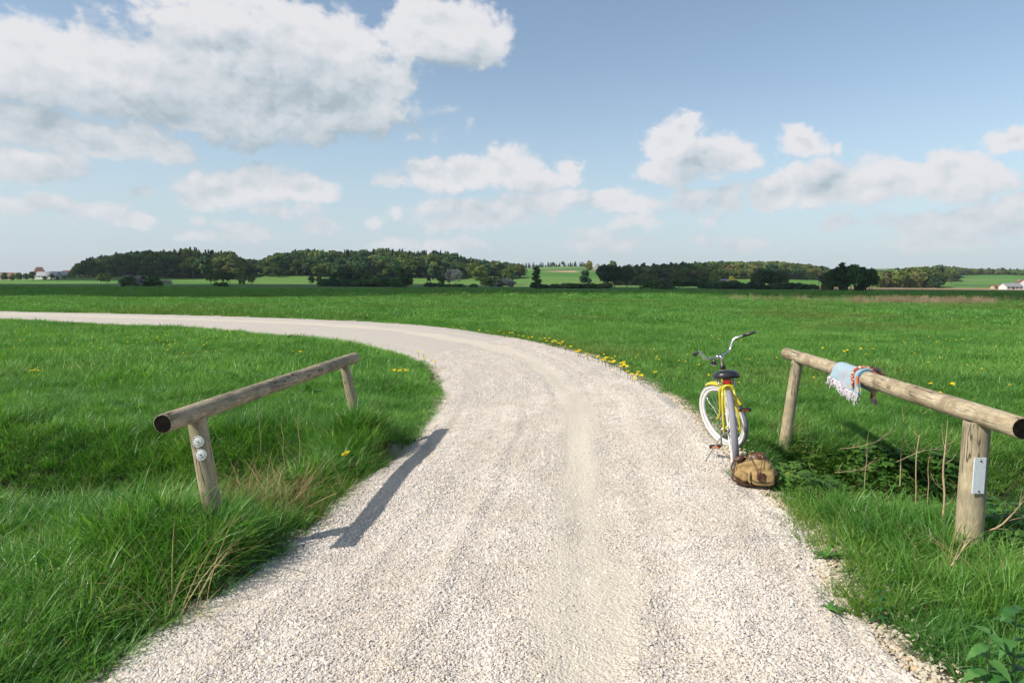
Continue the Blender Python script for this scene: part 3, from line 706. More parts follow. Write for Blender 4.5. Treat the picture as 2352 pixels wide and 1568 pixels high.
def mixL(t, d, n):
    if t < .12: return {'conifer0': 3, 'dark0': 2, 'oak0': 1}
    c = 3.6*max(0, d-.1)*(1+1.5*(n > 0)); return {'conifer0': c, 'conifer1': c, 'dark0': 1.3, 'dark1': 1.0, 'oak0': .7+(t > .6), 'oak1': .5+(t > .65)*2, 'brown0': .5, 'brown1': .3}
def mixM(t, d, n):
    c = (5.0 if t > .45 else 3.2) if n > -.25 and d > .2 else .5
    return {'conifer0': c, 'conifer1': c, 'dark0': 1.0, 'oak0': .9, 'oak1': .6, 'bright0': .5, 'brown0': .35, 'dark1': .8}
def mixR(t, d, n): return {'oak0': 1.6, 'oak1': 1.3, 'brown0': .8, 'brown1': .5, 'bright0': .9, 'dark0': 1.2, 'dark1': .8, 'pine0': 3*(d > .5)+.1, 'conifer0': 1.4*(d > .6)}
def mixF(t, d, n): return {'oak0': 1.5, 'oak1': 1.2, 'brown0': 1, 'bright0': .6, 'yellow0': .12, 'dark0': .9, 'pine0': 2.5*(d > .5), 'conifer1': 2*(d > .5)}
def mixC(t, d, n): return {'conifer0': 4, 'conifer1': 3, 'oak0': .4}
def mixB(t, d, n): return {'bush_dark': 3, 'dark0': .2}
wood('mixed_wood', [(178, 330, 610, 760, 9.0, mixL, 8, 15), (300, 560, 600, 760, 9.5, mixL, 11, 20), (560, 640, 640, 800, 9.5, mixM, 8, 13)], 'dark mixed wood on the hill at the left behind the white flowering bush', 'wood')
wood('mixed_wood', [(610, 1010, 650, 820, 9.4, mixM, 10, 19), (1000, 1195, 640, 800, 9, mixL, 8, 14)], 'conifer and leafy wood on the middle hill left of the rising green field', 'wood')
wood('conifer_wood', [(1185, 1345, 1380, 1430, 9, mixC, 11, 15)], 'thin dark line of conifers on the skyline above the rising green field', 'wood', False)
wood('pine_wood', [(1400, 1620, 560, 700, 8.2, mixR, 9, 13), (1560, 1900, 700, 880, 8.8, mixR, 11, 16)], 'mixed wood with tall pines on its crest right of the rising green field', 'wood')
wood('leafy_wood', [(2012, 2165, 560, 640, 9, mixF, 8, 13), (2010, 2200, 900, 1080, 9.5, mixF, 11, 17), (2190, 2500, 1010, 1150, 10, mixF, 12, 17)], 'pale spring wood on the low hill at the far right', 'wood')
wood('distant_wood', [(-200, 180, 1650, 1800, 20, mixC, 12, 16), (1900, 2600, 1500, 1700, 18, mixC, 13, 18), (2230, 2600, 1350, 1450, 14, mixL, 10, 14), (1150, 1420, 1900, 2000, 18, mixC, 12, 14)], 'bluish wood farthest away along the skyline', 'wood', False)
wood('hedge', [(755, 905, 330, 345, 4, mixB, 2.2, 4.5), (1240, 1400, 330, 340, 4, mixB, 1.5, 2.8), (985, 1090, 335, 345, 5, mixB, 1.5, 2.6), (1620, 1790, 330, 342, 4, mixB, 2.0, 4.0), (1790, 1880, 335, 345, 4, mixB, 2, 3.5)], 'low dark scrub in a broken line at the foot of the hills', 'hedge', False)
# ---- trees one can tell apart ----
tree('bush_dark', 326, 235, 628, 'round dark bush standing alone at the far edge of the meadow on the left', 'bush', wide=1.5)
tree('bush_white', 311, 234, 627, 'white flowering bush against the left wood, behind the round dark bush', 'bush')
tree('bush_dark', 345, 240, 641, 'small dark bush joined to the right side of the round dark bush', 'bush', wide=1.6)
tree('bush_white', 382, 420, 641, 'small pale flowering bush right of the round dark bush', 'bush', wide=1.3)
tree('oak0', 232, 480, 629, 'left one of two small olive trees before the left wood', 'tree')
tree('oak1', 246, 480, 627, 'right one of two small olive trees before the left wood', 'tree')
tree('bush_dark', 508, 260, 645, 'little dark bush alone before the row of orchard trees', 'bush', wide=1.2)
for px, yt in ((484, 627), (497, 628), (514, 624), (528, 625)):
    tree('oak0', px, 470, yt, 'one of four green trees in a row at the foot of the left wood', 'tree', 'row of green trees below the left wood')
tree('poplar1', 552, 470, 622, 'slim pale green tree, first of a pair below the dip between the woods', 'tree')
tree('poplar1', 561, 480, 621, 'slim pale green tree, second of a pair below the dip between the woods', 'tree')
tree('oak1', 578, 480, 632, 'small round tree right of the pair of slim pale trees', 'tree')
tree('oak1', 716, 500, 634, 'left one of two tiny orchard trees on the strip of meadow', 'tree')
tree('oak0', 733, 500, 633, 'right one of two tiny orchard trees on the strip of meadow', 'tree')
for px, yt, k in ((768, 626, 'dark0'), (785, 624, 'dark1'), (802, 626, 'dark0'), (822, 627, 'dark1')):
    tree(k, px, 350, yt, 'dark green tree in the clump before the middle wood', 'tree', 'clump of dark trees before the middle wood')
tree('bright0', 843, 352, 622, 'brighter green tree at the right end of the dark clump', 'tree')
tree('poplar0', 925, 300, 618, 'tall dark tree, left of the two before the middle wood', 'tree', wide=1.6)
tree('dark0', 940, 300, 632, 'dark rounded tree at the foot of the tall dark one', 'tree')
tree('bush_dark', 912, 260, 648, 'low round bush at the foot of the two tall dark trees', 'bush', wide=1.4)
tree('oak1', 1014, 420, 632, 'spreading olive tree left of the flowering pair', 'tree')
tree('white0', 1032, 520, 621, 'left flowering tree of the pair before the middle wood', 'tree')
tree('white1', 1047, 520, 619, 'right flowering tree of the pair before the middle wood', 'tree')
tree('oak1', 1103, 560, 610, 'broad tree at the right end of the middle wood above the slope', 'tree')
tree('oak0', 1166, 560, 614, 'last round tree of the middle wood beside the rising green field', 'tree')
tree('bush_white', 1150, 470, 637, 'pale shrub on the green slope below the wood', 'bush', wide=1.8)
tree('bush_oak', 1128, 470, 636, 'low olive shrub left of the pale shrub on the slope', 'bush', wide=1.8)
tree('poplar0', 1232, 270, 615, 'dark upright tree standing alone in front of the rising green field', 'tree', wide=1.7)
tree('bush_dark', 1228, 265, 646, 'bush at the foot of the lone upright tree', 'bush')
tree('oak0', 1292, 1290, 600, 'pale round tree on the skyline of the green field', 'tree')
tree('oak1', 1270, 1320, 602, 'small tree left of the pale round one on the skyline', 'tree')
tree('yellow0', 1352, 760, 598, 'yellow green tree at the right side of the rising field', 'tree')
tree('white0', 1372, 700, 607, 'flowering tree right of the yellow green one', 'tree')
tree('oak1', 1406, 800, 599, 'big pale tree on the crest where the right wood begins', 'tree')
tree('dark0', 1345, 480, 619, 'dark tree below the yellow green one', 'tree')
for px, yt in ((1385, 609), (1412, 611), (1440, 612)):
    tree('dark1', px, 420, yt, 'dark leafy tree in the front row at the left end of the right wood', 'tree', 'front row of dark trees in the right wood')
tree('bush_dark', 1507, 200, 640, 'dark scrub beside the wooden hunting stand', 'bush', wide=1.7)
tree('bush_dark', 1560, 330, 636, 'wide dark shrub right of the hunting stand', 'bush', wide=2.2)
tree('yellow0', 1682, 520, 633, 'small bright yellow bush before the right wood', 'tree')
tree('bright1', 1640, 540, 625, 'light green tree left of the yellow bush', 'tree')
for px, yt, k, wh in ((1735, 624, 'dark0', 'leftmost'), (1752, 619, 'dark1', 'second'), (1772, 618, 'dark0', 'third'), (1795, 624, 'dark1', 'rightmost')):
    tree(k, px, 360, yt, wh+' dark tree in the clump left of the big dark copse', 'tree', 'clump of dark trees by the pale field')
COPSE = [(1893, 632), (1905, 622), (1920, 612), (1934, 608), (1948, 607), (1962, 610), (1976, 612), (1990, 614), (2004, 618), (1912, 618), (1928, 612), (1955, 609), (1983, 614), (1998, 617)]
for j, (px, yt) in enumerate(COPSE):
    tree(('poplar0', 'dark0', 'dark1')[j % 3], px, 250+(j > 8)*9+random.uniform(-5, 5), yt+random.choice((-2, 0, 2, 4)), 'tree of the dark copse standing out into the meadow on the right', 'tree', 'trees of the dark copse', wide=(1.5, .85, .8)[j % 3])
tree('oak0', 2130, 620, 634, 'round yellow green tree before the far right wood', 'tree')
tree('yellow1', 2112, 640, 638, 'paler tree left of the round yellow green tree', 'tree')
tree('oak1', 2185, 820, 616, 'tall pale tree at the left top of the sloping field', 'tree')
for px, yt, k in ((28, 631, 'oak1'), (60, 628, 'dark1'), (104, 634, 'oak1'), (132, 634, 'dark0'), (150, 632, 'oak0'), (12, 625, 'dark0'), (45, 626, 'oak1'), (75, 624, 'oak0'), (120, 629, 'oak0'), (165, 622, 'bright0'), (-20, 622, 'dark1')):
    tree(k, px, 560, yt, 'tree among the village roofs at the left edge', 'tree', 'trees of the village')
# ---------------- village and farm ----------------
W1 = mat('render_white', (.62, .60, .56), .8); W2 = mat('render_ochre', (.42, .33, .24), .8); RT = mat('roof_tile_red', (.20, .085, .055), .8, (.15, .075, .055), 2); RG = mat('roof_tile_grey', (.24, .25, .28), .6); GLASS = mat('window_dark', (.03, .035, .04), .2); WOODD = mat('dark_boards', (.045, .035, .028), .85, (.08, .06, .045), 3, .3)
def house(px, y, w_, dp_, hw, hr, rz, wall, roof, label, hip=False, cat='house'):
    p_ = dp(px, 650, y); z0 = gz(p_.x, y)
    e = empty('house', (p_.x, y, z0), rz, label, cat); e.scale = (.8, .8, .8)
    mb = MB(); mb.box((0, 0, hw/2-.3), (w_, dp_, hw+.6))
    if not hip: 
        for s_ in (-1, 1): mb.add([(s_*w_/2, -dp_/2, hw), (s_*w_/2, dp_/2, hw), (s_*w_/2, 0, hw+hr-.05)], [(0, 1, 2)], 0, False)
    mb.build('wall', wall, e)
    mb = MB(); ov = .5; t_ = .22; ins_ = w_*.3 if hip else 0
    for s_ in (-1, 1):
        a = [(-w_/2-ov, s_*(dp_/2+ov), hw-.3), (w_/2+ov, s_*(dp_/2+ov), hw-.3), (w_/2+ov-ins_, 0, hw+hr), (-w_/2-ov+ins_, 0, hw+hr)]
        a2 = [(q[0], q[1], q[2]+t_) for q in a]; mb.add(a+a2, [(0, 1, 2, 3), (4, 5, 6, 7), (0, 1, 5, 4), (1, 2, 6, 5), (3, 0, 4, 7), (2, 3, 7, 6)], 0, False)
    if hip:
        for s_ in (-1, 1): mb.add([(s_*(w_/2+ov), -dp_/2-ov, hw-.28), (s_*(w_/2+ov), dp_/2+ov, hw-.28), (s_*(w_/2+ov-ins_), 0, hw+hr+.1)], [(0, 1, 2)], 0, False)
    r_ = mb.build('roof', roof, e)
    mb = MB(); mb.box((w_*.2, dp_*.12, hw+hr*.9+.3), (.7, .7, 1.5)); mb.build('chimney', W2, r_)
    n = max(2, int(w_/3.2))
    for i in range(n):
        for s_ in (-1, 1):
            mb = MB(); mb.box(((i+.5)/n*w_-w_/2, s_*(dp_/2+.03), hw*.55), (1.1, .1, 1.4)); mb.build('window', GLASS, e)
    mb = MB(); mb.box((-w_*.08, -(dp_/2+.04), 1.05), (1.1, .12, 2.1)); mb.build('door', WOODD, e)
    return e
house(14, 640, 15, 9, 4.0, 4.5, .1, W2, RT, 'low house with a dull red roof at the left edge of the village')
house(34, 650, 13, 9, 3.6, 4.2, .2, W1, RT, 'red roofed house left of the steep roofed one')
house(92, 610, 11, 11, 5.5, 7.2, .5, W2, RT, 'tall house with a steep pyramid shaped red roof in the village', True)
house(112, 600, 24, 10, 3.4, 4.2, -.1, W1, RG, 'long barn with a pale grey roof in front of the steep roofed house', cat='barn')
house(139, 606, 20, 10, 3.4, 3.9, .15, W2, RG, 'second grey roofed barn nearer the left wood', cat='barn')
house(158, 630, 12, 9, 3.4, 3.8, 0, W2, RT, 'small red roofed house at the right end of the village')
house(2322, 470, 15, 9, 2.6, 2.6, .1, W1, RG, 'long low white farm building at the right edge', cat='barn')
house(2345, 500, 11, 10, 4.2, 4.4, 1.2, W1, RT, 'white farmhouse behind the low white building at the right edge')
house(2290, 520, 9, 6, 2.0, 1.8, .1, W2, RT, 'small brown shed left of the white farm', cat='shed')
house(1665, 640, 11, 7, 2.4, 2.4, .1, W2, RG, 'small grey roofed hut half hidden in the right wood', cat='hut')
# raised hunting stands
def stand(px, y, hh, label, cabin=(1.5, 1.4, 1.7), rz=.2):
    p_ = dp(px, 650, y); e = empty('hunting_stand', (p_.x, y, gz(p_.x, y)), rz, label, 'hunting stand')
    for sx_ in (-1, 1):
        for sy_ in (-1, 1):
            mb = MB(); mb.tube([(sx_*.95, sy_*.85, -.2), (sx_*.65, sy_*.6, hh)], .09, 6); mb.build('leg', WOODD, e)
    mb = MB(); bx, by, bz = cabin; mb.box((0, 0, hh+.05), (bx+.2, by+.2, .1)); mb.build('platform', WOODD, e)
    mb = MB()
    for (c, s_) in (((0, -by/2, hh+.5), (bx, .05, .8)), ((0, by/2, hh+.9), (bx, .05, 1.6)), ((-bx/2, 0, hh+.5), (.05, by, .8)), ((bx/2, 0, hh+.5), (.05, by, .8))): mb.box(c, s_)
    for sx_ in (-1, 1): mb.box((sx_*bx/2*.97, -by/2*.97, hh+bz/2+.1), (.09, .09, bz))
    mb.build('cabin', WOODD, e)
    mb = MB(); mb.box((0, 0, hh+bz+.13), (bx+.5, by+.5, .09), Matrix.Rotation(.12, 3, 'X')); mb.build('roof', WOODD, e)
    mb = MB()
    for s_ in (-.25, .25): mb.tube([(s_, -1.3, -.1), (s_, -.75, hh)], .04, 5)
    for k in range(6): mb.tube([(-.25, -1.25+.09*k, .3+k*hh/6.5), (.25, -1.25+.09*k, .3+k*hh/6.5)], .03, 5)
    mb.build('ladder', WOODD, e); return e
stand(1529, 190, 3.0, 'dark wooden hunting stand at the far edge of the meadow beside dark scrub')
stand(1888, 235, 3.2, 'hunting stand before the left end of the big dark copse')
stand(985, 300, 3.0, 'small hunting stand below the flowering pair of trees')
# field bench and table by the stand
p_ = dp(1544, 650, 188); e = empty('picnic_table', (p_.x, 188, gz(p_.x, 188)), .1, 'low dark picnic table beside the hunting stand', 'table')
mb = MB(); mb.box((0, 0, .75), (3.4, .8, .07)); mb.build('tabletop', WOODD, e)
for s_ in (-1, 1): mb = MB(); mb.box((s_*1.3, 0, .36), (.1, .7, .72)); mb.build('leg', WOODD, e)
for s_ in (-1, 1): mb = MB(); mb.box((0, s_*.85, .44), (3.2, .28, .05)); mb.box((-1.2, s_*.85, .2), (.1, .2, .4)); mb.box((1.2, s_*.85, .2), (.1, .2, .4)); mb.build('bench', WOODD, e)
# reeds
def reed(seed):
    r = np.random.default_rng(seed); mb = MB(); 
    for k in range(22):
        x_, y_ = r.normal(0, .5, 2); h = r.uniform(.7, 1.6); lx, ly = r.normal(0, .12, 2)
        mb.tube([(x_, y_, 0), (x_+lx*.5, y_+ly*.5, h*.6), (x_+lx, y_+ly, h)], [.010, .009, .006], 3, caps=False)
        mb.tube([(x_+lx, y_+ly, h), (x_+lx*1.4+.03, y_+ly*1.3, h+.16)], [.03, .008], 4)
        mb.add([(x_, y_, h*.35), (x_+.015, y_, h*.35), (x_+r.normal(0, .25), y_+r.normal(0, .1), h*.75)], [(0, 1, 2)])
    me = bpy.data.meshes.new('reed'); me.from_pydata(mb.v, [], mb.f); me.materials.append(REED); return proto('reed', me)
REED = leafmat('dry_reed', (.26, .20, .12), (.42, .34, .22), (.52, .44, .30), rough=.8, trans=.25)
RP = [reed(s) for s in range(3)]
n = 260; y = rng.uniform(60, 65, n); x = np.array([dp(q, 650, yy).x for q, yy in zip(rng.uniform(1955, 2290, n), y)])
dn = np.array([(1-abs((q-2130)/190)) for q in x/ y*F+CX]); k = rng.random(n) < .35+.65*np.clip(dn*1.5, 0, 1); x, y = x[k], y[k]
n = 120; x2 = np.array([dp(q, 650, yy).x for q, yy in zip(rng.uniform(1680, 2352, n), rng.uniform(64, 76, n))]); y2 = rng.uniform(64, 76, n)
x = np.r_[x, x2]; y = np.r_[y, y2]; n = len(x)
scatter('reeds', np.c_[x, y, groundz(x, y)], RP, rng.integers(0, 3, n), np.c_[np.zeros((n, 2)), rng.random(n)*6.28], rng.uniform(.22, .50, n), 'stuff', 'strip of pale dry reeds in the meadow at the right', 'reeds')
# ---------------- clouds above, out of the picture on the sunny side: they shade the far meadow ----------------
CLM = mat('cloud_white', (.8, .8, .8), 1.0, scale=.01)
def cloud(poly, alt, name='cloud'):
    """poly: the patch of ground it shades"""
    c = Vector((sum(q[0] for q in poly)/len(poly), sum(q[1] for q in poly)/len(poly), 0)); mb = MB(); nr = 14
    pts, _ = smooth_path([Vector((q[0], q[1], 0)) for q in poly+poly[:1]], [0]*(len(poly)+1), 10); pts = pts[:-1]; n = len(pts)
    vs = []; 
    for side in (1, -1):
        for i in range(nr+1):
            f_ = 1-i/nr
            for q in pts:
                p2 = c+(q-c)*f_; 
                if f_ > .5: p2 += (q-c).normalized()*(6*mnoise.noise(q*.05)+2.5*mnoise.noise(q*.2))*(f_-.5)*2
                hgt_ = (45 if side > 0 else 8)*math.sqrt(max(0, 1-f_**6))*(1+.5*mnoise.noise(p2*.02+Vector((0, 0, side*9))))
                vs.append(p2+Vector((0, 0, side*hgt_)))
    fs = []
    for s_ in range(2):
        o0 = s_*(nr+1)*n
        for i in range(nr):
            for k in range(n): fs.append((o0+i*n+k, o0+i*n+(k+1) % n, o0+(i+1)*n+(k+1) % n, o0+(i+1)*n+k))
    off = SUNV*(alt/SUNV.z); mb.add([v+off for v in vs], fs)
    o = mb.build(name, CLM); tag(o, None, None, None, 'structure'); return o
def pg(L): return [tuple(gp(a, b_)[:2]) for a, b_ in L]
near_edge = [(-420, 63+30), (-150, 75), (-62, 68), (-35, 69), (-14, 80), (2, 118), (14, 140), (26, 120), (34, 88), (46, 72), (75, 70), (140, 76), (330, 95), (600, 130)]
far_edge = [(600, 330), (420, 320), (250, 345), (170, 480), (90, 470), (20, 440), (-20, 480), (-90, 560), (-150, 540), (-210, 500), (-240, 400), (-420, 340)]
cloud(near_edge+far_edge, 420)
cloud([(-400, 570), (-340, 560), (-290, 580), (-270, 640), (-300, 680), (-380, 670)], 450)
cloud([(110, 520), (170, 540), (190, 620), (150, 680), (100, 640)], 450)
# ---------------- log barriers ----------------
def woodmat(name, c1, c2, c3, axis_=2):
    m = bpy.data.materials.new(name); m.use_nodes = True; N = NT(m.node_tree)
    o_ = N.n('ShaderNodeOutputMaterial'); b = N.n('ShaderNodeBsdfPrincipled'); N.t.links.new(b.outputs[0], o_.inputs[0])
    tcn = N.n('ShaderNodeTexCoord').outputs['Object']; sc_ = [9, 9, 9]; sc_[axis_] = 1.1
    q = N.vec('MULTIPLY', tcn, tuple(sc_)); g1 = N.noise(q, 3.2, 5, .65, dist=1.6); g2 = N.noise(N.vec('MULTIPLY', tcn, tuple(10*v for v in sc_)), 2.2, 5, .7)
    blot = N.noise(tcn, 3.5, 5, .65)
    c = N.mix(N.ss(g1, .42, .60), c4(c1), c4(c2)); c = N.mix(N.ss(blot, .45, .60, 0, .85), c, c4(c3)); c = N.mix(N.ss(g2, .40, .62, .30, 0), c, (.10, .085, .06, 1))
    sc2 = [26, 26, 26]; sc2[axis_] = 1.6
    cr = N.noise(N.vec('MULTIPLY', tcn, tuple(sc2)), 1.0, 2, .5, dist=.3); crk = N.ss(N.math('ABSOLUTE', N.math('SUBTRACT', cr, .5)), .002, .022, 1, 0); crk = N.math('MULTIPLY', crk, N.ss(N.noise(tcn, 2.3, 2, .5), .46, .54))
    c = N.mix(N.math('MULTIPLY', crk, .85), c, (.035, .028, .02, 1)); kn = N.n('ShaderNodeTexVoronoi', ins={0: N.vec('MULTIPLY', tcn, (7, 7, 4.5)), 'Scale': 1.0}); kd = N.math('MULTIPLY', N.ss(kn.outputs['Distance'], .05, .17, 1, 0), N.ss(N.n('ShaderNodeSeparateColor', ins={0: kn.outputs['Color']}).outputs[0], .6, .7)); c = N.mix(N.math('MULTIPLY', kd, .7), c, (.09, .06, .035, 1))
    N.set(b.inputs['Base Color'], c)
    b.inputs['Roughness'].default_value = .75; b.inputs['Specular IOR Level'].default_value = .25
    bp = N.n('ShaderNodeBump'); bp.inputs['Strength'].default_value = .7; bp.inputs['Distance'].default_value = .004
    N.set(bp.inputs['Height'], N.math('ADD', g2, N.math('MULTIPLY', crk, -2.5))); N.set(b.inputs['Normal'], bp); return m
WR = woodmat('weathered_rail', (.33, .265, .175), (.47, .39, .27), (.19, .165, .125)); WRR = woodmat('weathered_rail_pale', (.38, .31, .205), (.52, .44, .31), (.25, .19, .125))
WPO = woodmat('weathered_post', (.36, .30, .19), (.46, .39, .26), (.26, .23, .16)); DK = mat('dark_end_grain', (.004, .004, .003), .95, (.012, .010, .007), 25, .6, spec=.1)
SCAR = mat('fresh_scar', (.62, .57, .48), .8)
def logmesh(name, A, B, r0, r1, m, parent, seg=36, n=60, bevel=.012, endmat=DK, seed=0):
    """a round log from A to B, its own Z along its length"""
    A, B = Vector(A), Vector(B); L = (B-A).length; mb = MB(); prof = []
    zs = [0, .003, bevel]+[bevel+(L-2*bevel)*i/n for i in range(1, n)]+[L-bevel, L-.003, L]
    vs = []
    for i, z in enumerate(zs):
        r_ = r0+(r1-r0)*z/L
        if i == 0 or i == len(zs)-1: r_ *= .88
        elif i == 1 or i == len(zs)-2: r_ *= .95
        for k in range(seg):
            a = 6.2832*k/seg; q = r_*(1+.040*mnoise.noise(Vector((math.cos(a)*1.3+seed*5, math.sin(a)*1.3, z*1.6)))+.008*mnoise.noise(Vector((math.cos(a)*5, math.sin(a)*5+seed, z*9))))
            bx = .006*mnoise.noise(Vector((seed*3.3, 0, z*.7))); vs.append((math.cos(a)*q+bx, math.sin(a)*q, z))
    fs = [(i*seg+k, i*seg+(k+1) % seg, (i+1)*seg+(k+1) % seg, (i+1)*seg+k) for i in range(len(zs)-1) for k in range(seg)]
    mb.add(vs, fs, 0)
    for base, rev in ((0, True), ((len(zs)-1)*seg, False)):
        ring = [vs[base+k] for k in range(seg)]; rg = [(q[0]*.5, q[1]*.5, q[2]) for q in ring]; z = ring[0][2]
        mb.add(ring+rg+[(0, 0, z)], [(k, (k+1) % seg, seg+(k+1) % seg, seg+k) for k in range(seg)]+[(seg+k, seg+(k+1) % seg, 2*seg) for k in range(seg)], 1, False)
    o = mb.build(name, [m, endmat])
    o.parent = parent; mw = Matrix.Translation(A-parent.location) @ (Vector((0, 0, 1)).rotation_difference((B-A).normalized())).to_matrix().to_4x4()
    o.matrix_basis = mw; return o
def on_line(A, B, px):
    """point of the segment A-B seen at picture column px"""
    lo, hi = 0., 1.
    inv = CM.inverted()
    def col(t): q = inv@(A+(B-A)*t); return CX+F*q.x/-q.z
    s = 1 if col(1) > col(0) else -1
    for _ in range(40):
        m_ = (lo+hi)/2
        if (col(m_)-px)*s > 0: hi = m_
        else: lo = m_
    return A+(B-A)*((lo+hi)/2)
RZ = .80
# left barrier
LA, LB = gp(372, 973, RZ), gp(815, 821, RZ)
bl = empty('log_barrier', (LA.x, LA.y, 0), 0, 'log rail on two posts in tall grass left of the road, two reflector discs', 'barrier')
logmesh('rail', LA, LB, .053, .053, WR, bl, seed=1)
def post(A, B, px, pbx, pby, r_, parent, zb=-.35, seed=0, drop=.045):
    top = on_line(A, B, px); q = dp(pbx, pby, top.y); d = (q-(top-Vector((0, 0, .04)))).normalized(); tp = top-Vector((0, 0, drop*.75))
    t = (zb-tp.z)/d.z; return logmesh('post', tp+d*t, tp, r_*1.04, r_, WPO, parent, n=36, seed=seed), tp, d
po, tp, pd = post(LA, LB, 452, 484, 1135, .052, bl, seed=2)
post(LA, LB, 791, 812, 937, .047, bl, seed=3)
DISC = mat('reflector_glass_white', (.72, .74, .72), .15, (.60, .63, .62), 40, .4, 90, coat=.6); BOLT = mat('bolt_steel', (.25, .24, .22), .4, metal=.9); STEELP = mat('reflector_plate', (.62, .68, .72), .35, (.55, .61, .66), 60, .2, coat=.3)
def child_world(mb, name, m, parent, origin, rot3):
    """a sub-part placed in world space under a part"""
    o = mb.build(name, m); o.parent = parent; bpy.context.view_layer.update()
    M_ = Matrix.Translation(origin) @ rot3.to_4x4(); o.matrix_basis = parent.matrix_world.inverted() @ M_; return o
bpy.context.view_layer.update()
for (px, py) in ((455, 1014), (461, 1044)):
    y_ = tp.y-.062; c = dp(px, py, y_); nrm = Vector((.12, -1, .02)).normalized(); q = Vector((0, 0, 1)).rotation_difference(nrm).to_matrix()
    mb = MB(); mb.lathe([(0, .0035), (.012, .0035), (.025, .0030), (.0265, .0005), (.0285, .0005), (.0295, .0045), (.0315, .0035), (.0320, -.004), (.031, -.012), (0, -.012)], seg=36); d_ = child_world(mb, 'reflector_disc', DISC, po, c, q)
    mb = MB(); mb.lathe([(0, .008), (.0045, .0075), (.0055, .005), (.0055, .001)], seg=10); bo = mb.build('bolt', BOLT, d_)
# right barrier
RA, RB = gp(2349, 984, RZ), gp(1806, 811, RZ)
br = empty('log_barrier', (RA.x, RA.y, 0), 0, 'log rail on two round posts on the right with a cloth hung over it', 'barrier')
logmesh('rail', RA, RB, .060, .062, WRR, br, seed=5)
rl = br.children[0]
po2, tp2, pd2 = post(RA, RB, 2246, 2222, 1262, .070, br, seed=6, drop=.055)
post(RA, RB, 1832, 1809, 972, .055, br, seed=7, drop=.055)
bpy.context.view_layer.update()
y_ = tp2.y-.078; c = dp(2247, 1092, y_); up = -pd2; nrm = Vector((.05, -1, 0)); nrm = (nrm-up*nrm.dot(up)).normalized(); sd_ = up.cross(nrm); q = Matrix((sd_, up, nrm)).transposed()
pw_, ph_ = 29/F*y_, 86/F*y_
mb = MB(); mb.box((0, 0, 0), (pw_, ph_, .008), bev=.0015); pl = child_world(mb, 'reflector_plate', STEELP, po2, c+Vector((.004, 0, 0)), q)
for s_ in (-1, 1): mb = MB(); mb.lathe([(0, .009), (.005, .008), (.007, .004)], (0, s_*ph_*.42, 0), seg=10); mb.build('bolt', BOLT, pl)
# pale nicks on the rails
def scar(A, B, px, parent, r_, a0, a1, w_=.006):
    c = on_line(A, B, px); ax = (B-A).normalized(); sd2 = Vector((ax.y, -ax.x, 0)).normalized()
    if sd2.dot(Vector((0, 0, RZ))-c) < 0: sd2 = -sd2
    up2 = Vector((0, 0, 1))
    vs = []; n_ = 16
    for i in range(n_+1):
        t = i/n_; a = a0+(a1-a0)*t; rr = r_*1.018; wd = w_*math.sin(math.pi*min(.97, max(.03, t)))*(.6+.5*mnoise.noise(Vector((t*5, px, 0)))); ce = c+(sd2*math.cos(a)+up2*math.sin(a))*rr+ax*(.012*math.sin(t*3+px))
        vs += [ce-ax*wd*.5, ce+ax*wd*.5]
    mb = MB(); mb.add(vs, [(2*i, 2*i+1, 2*i+3, 2*i+2) for i in range(n_)]); o = mb.build('nick', SCAR); o.parent = parent; bpy.context.view_layer.update(); o.matrix_basis = parent.matrix_world.inverted(); return o
for px, a0, a1 in ((2195, -.35, 1.0), (2063, -.2, 1.25)): scar(RA, RB, px, rl, .0625, a0, a1)
for px, a0, a1 in ((532, -.1, 1.2), (670, .2, 1.3)): scar(LA, LB, px, bl.children[0], .0505, a0, a1, .004)
# ---------------- cloth on the right rail ----------------
def clothmat(name, base, spots, sc=30, th=.6, rough=.9):
    m = bpy.data.materials.new(name); m.use_nodes = True; N = NT(m.node_tree)
    o_ = N.n('ShaderNodeOutputMaterial'); b = N.n('ShaderNodeBsdfPrincipled'); N.t.links.new(b.outputs[0], o_.inputs[0])
    q = N.n('ShaderNodeTexCoord').outputs['Object']; c = c4(base)
    for k, (col, t_, s_) in enumerate(spots):
        c = N.mix(N.ss(N.noise(N.vec('ADD', q, (k*3.1, k, 0)), s_, 2, .5), t_, t_+.03), c, c4(col))
    N.set(b.inputs['Base Color'], c); b.inputs['Roughness'].default_value = rough; b.inputs['Specular IOR Level'].default_value = .1
    b.inputs['Sheen Weight'].default_value = .3
    bp = N.n('ShaderNodeBump'); bp.inputs['Strength'].default_value = .5; bp.inputs['Distance'].default_value = .003; N.set(bp.inputs['Height'], N.noise(q, 260, 3, .6)); N.set(b.inputs['Normal'], bp); return m
CB = clothmat('cloth_pale_blue', (.27, .39, .46), [((.42, .28, .34), .60, 9), ((.52, .30, .33), .66, 22)])
CI = clothmat('cloth_orange_blue', (.16, .29, .37), [((.45, .18, .11), .50, 7), ((.45, .40, .33), .60, 11)])
CT = clothmat('braid_red_gold', (.32, .05, .05), [((.62, .50, .33), .55, 55), ((.62, .22, .04), .60, 70), ((.12, .03, .05), .62, 60)])
CF = clothmat('fringe_white', (.66, .62, .66), [((.48, .44, .50), .55, 60)]); CD = clothmat('fringe_dark', (.05, .03, .06), [((.30, .07, .05), .56, 40), ((.50, .42, .34), .66, 60)])
ax = (RB-RA).normalized(); sdr = Vector((ax.y, -ax.x, 0)).normalized()
if sdr.x > 0: sdr = -sdr
upv = sdr.cross(ax); upv = upv if upv.z > 0 else -upv
C0 = on_line(RA, RB, 1932); C1 = on_line(RA, RB, 1992); RAD = .0635
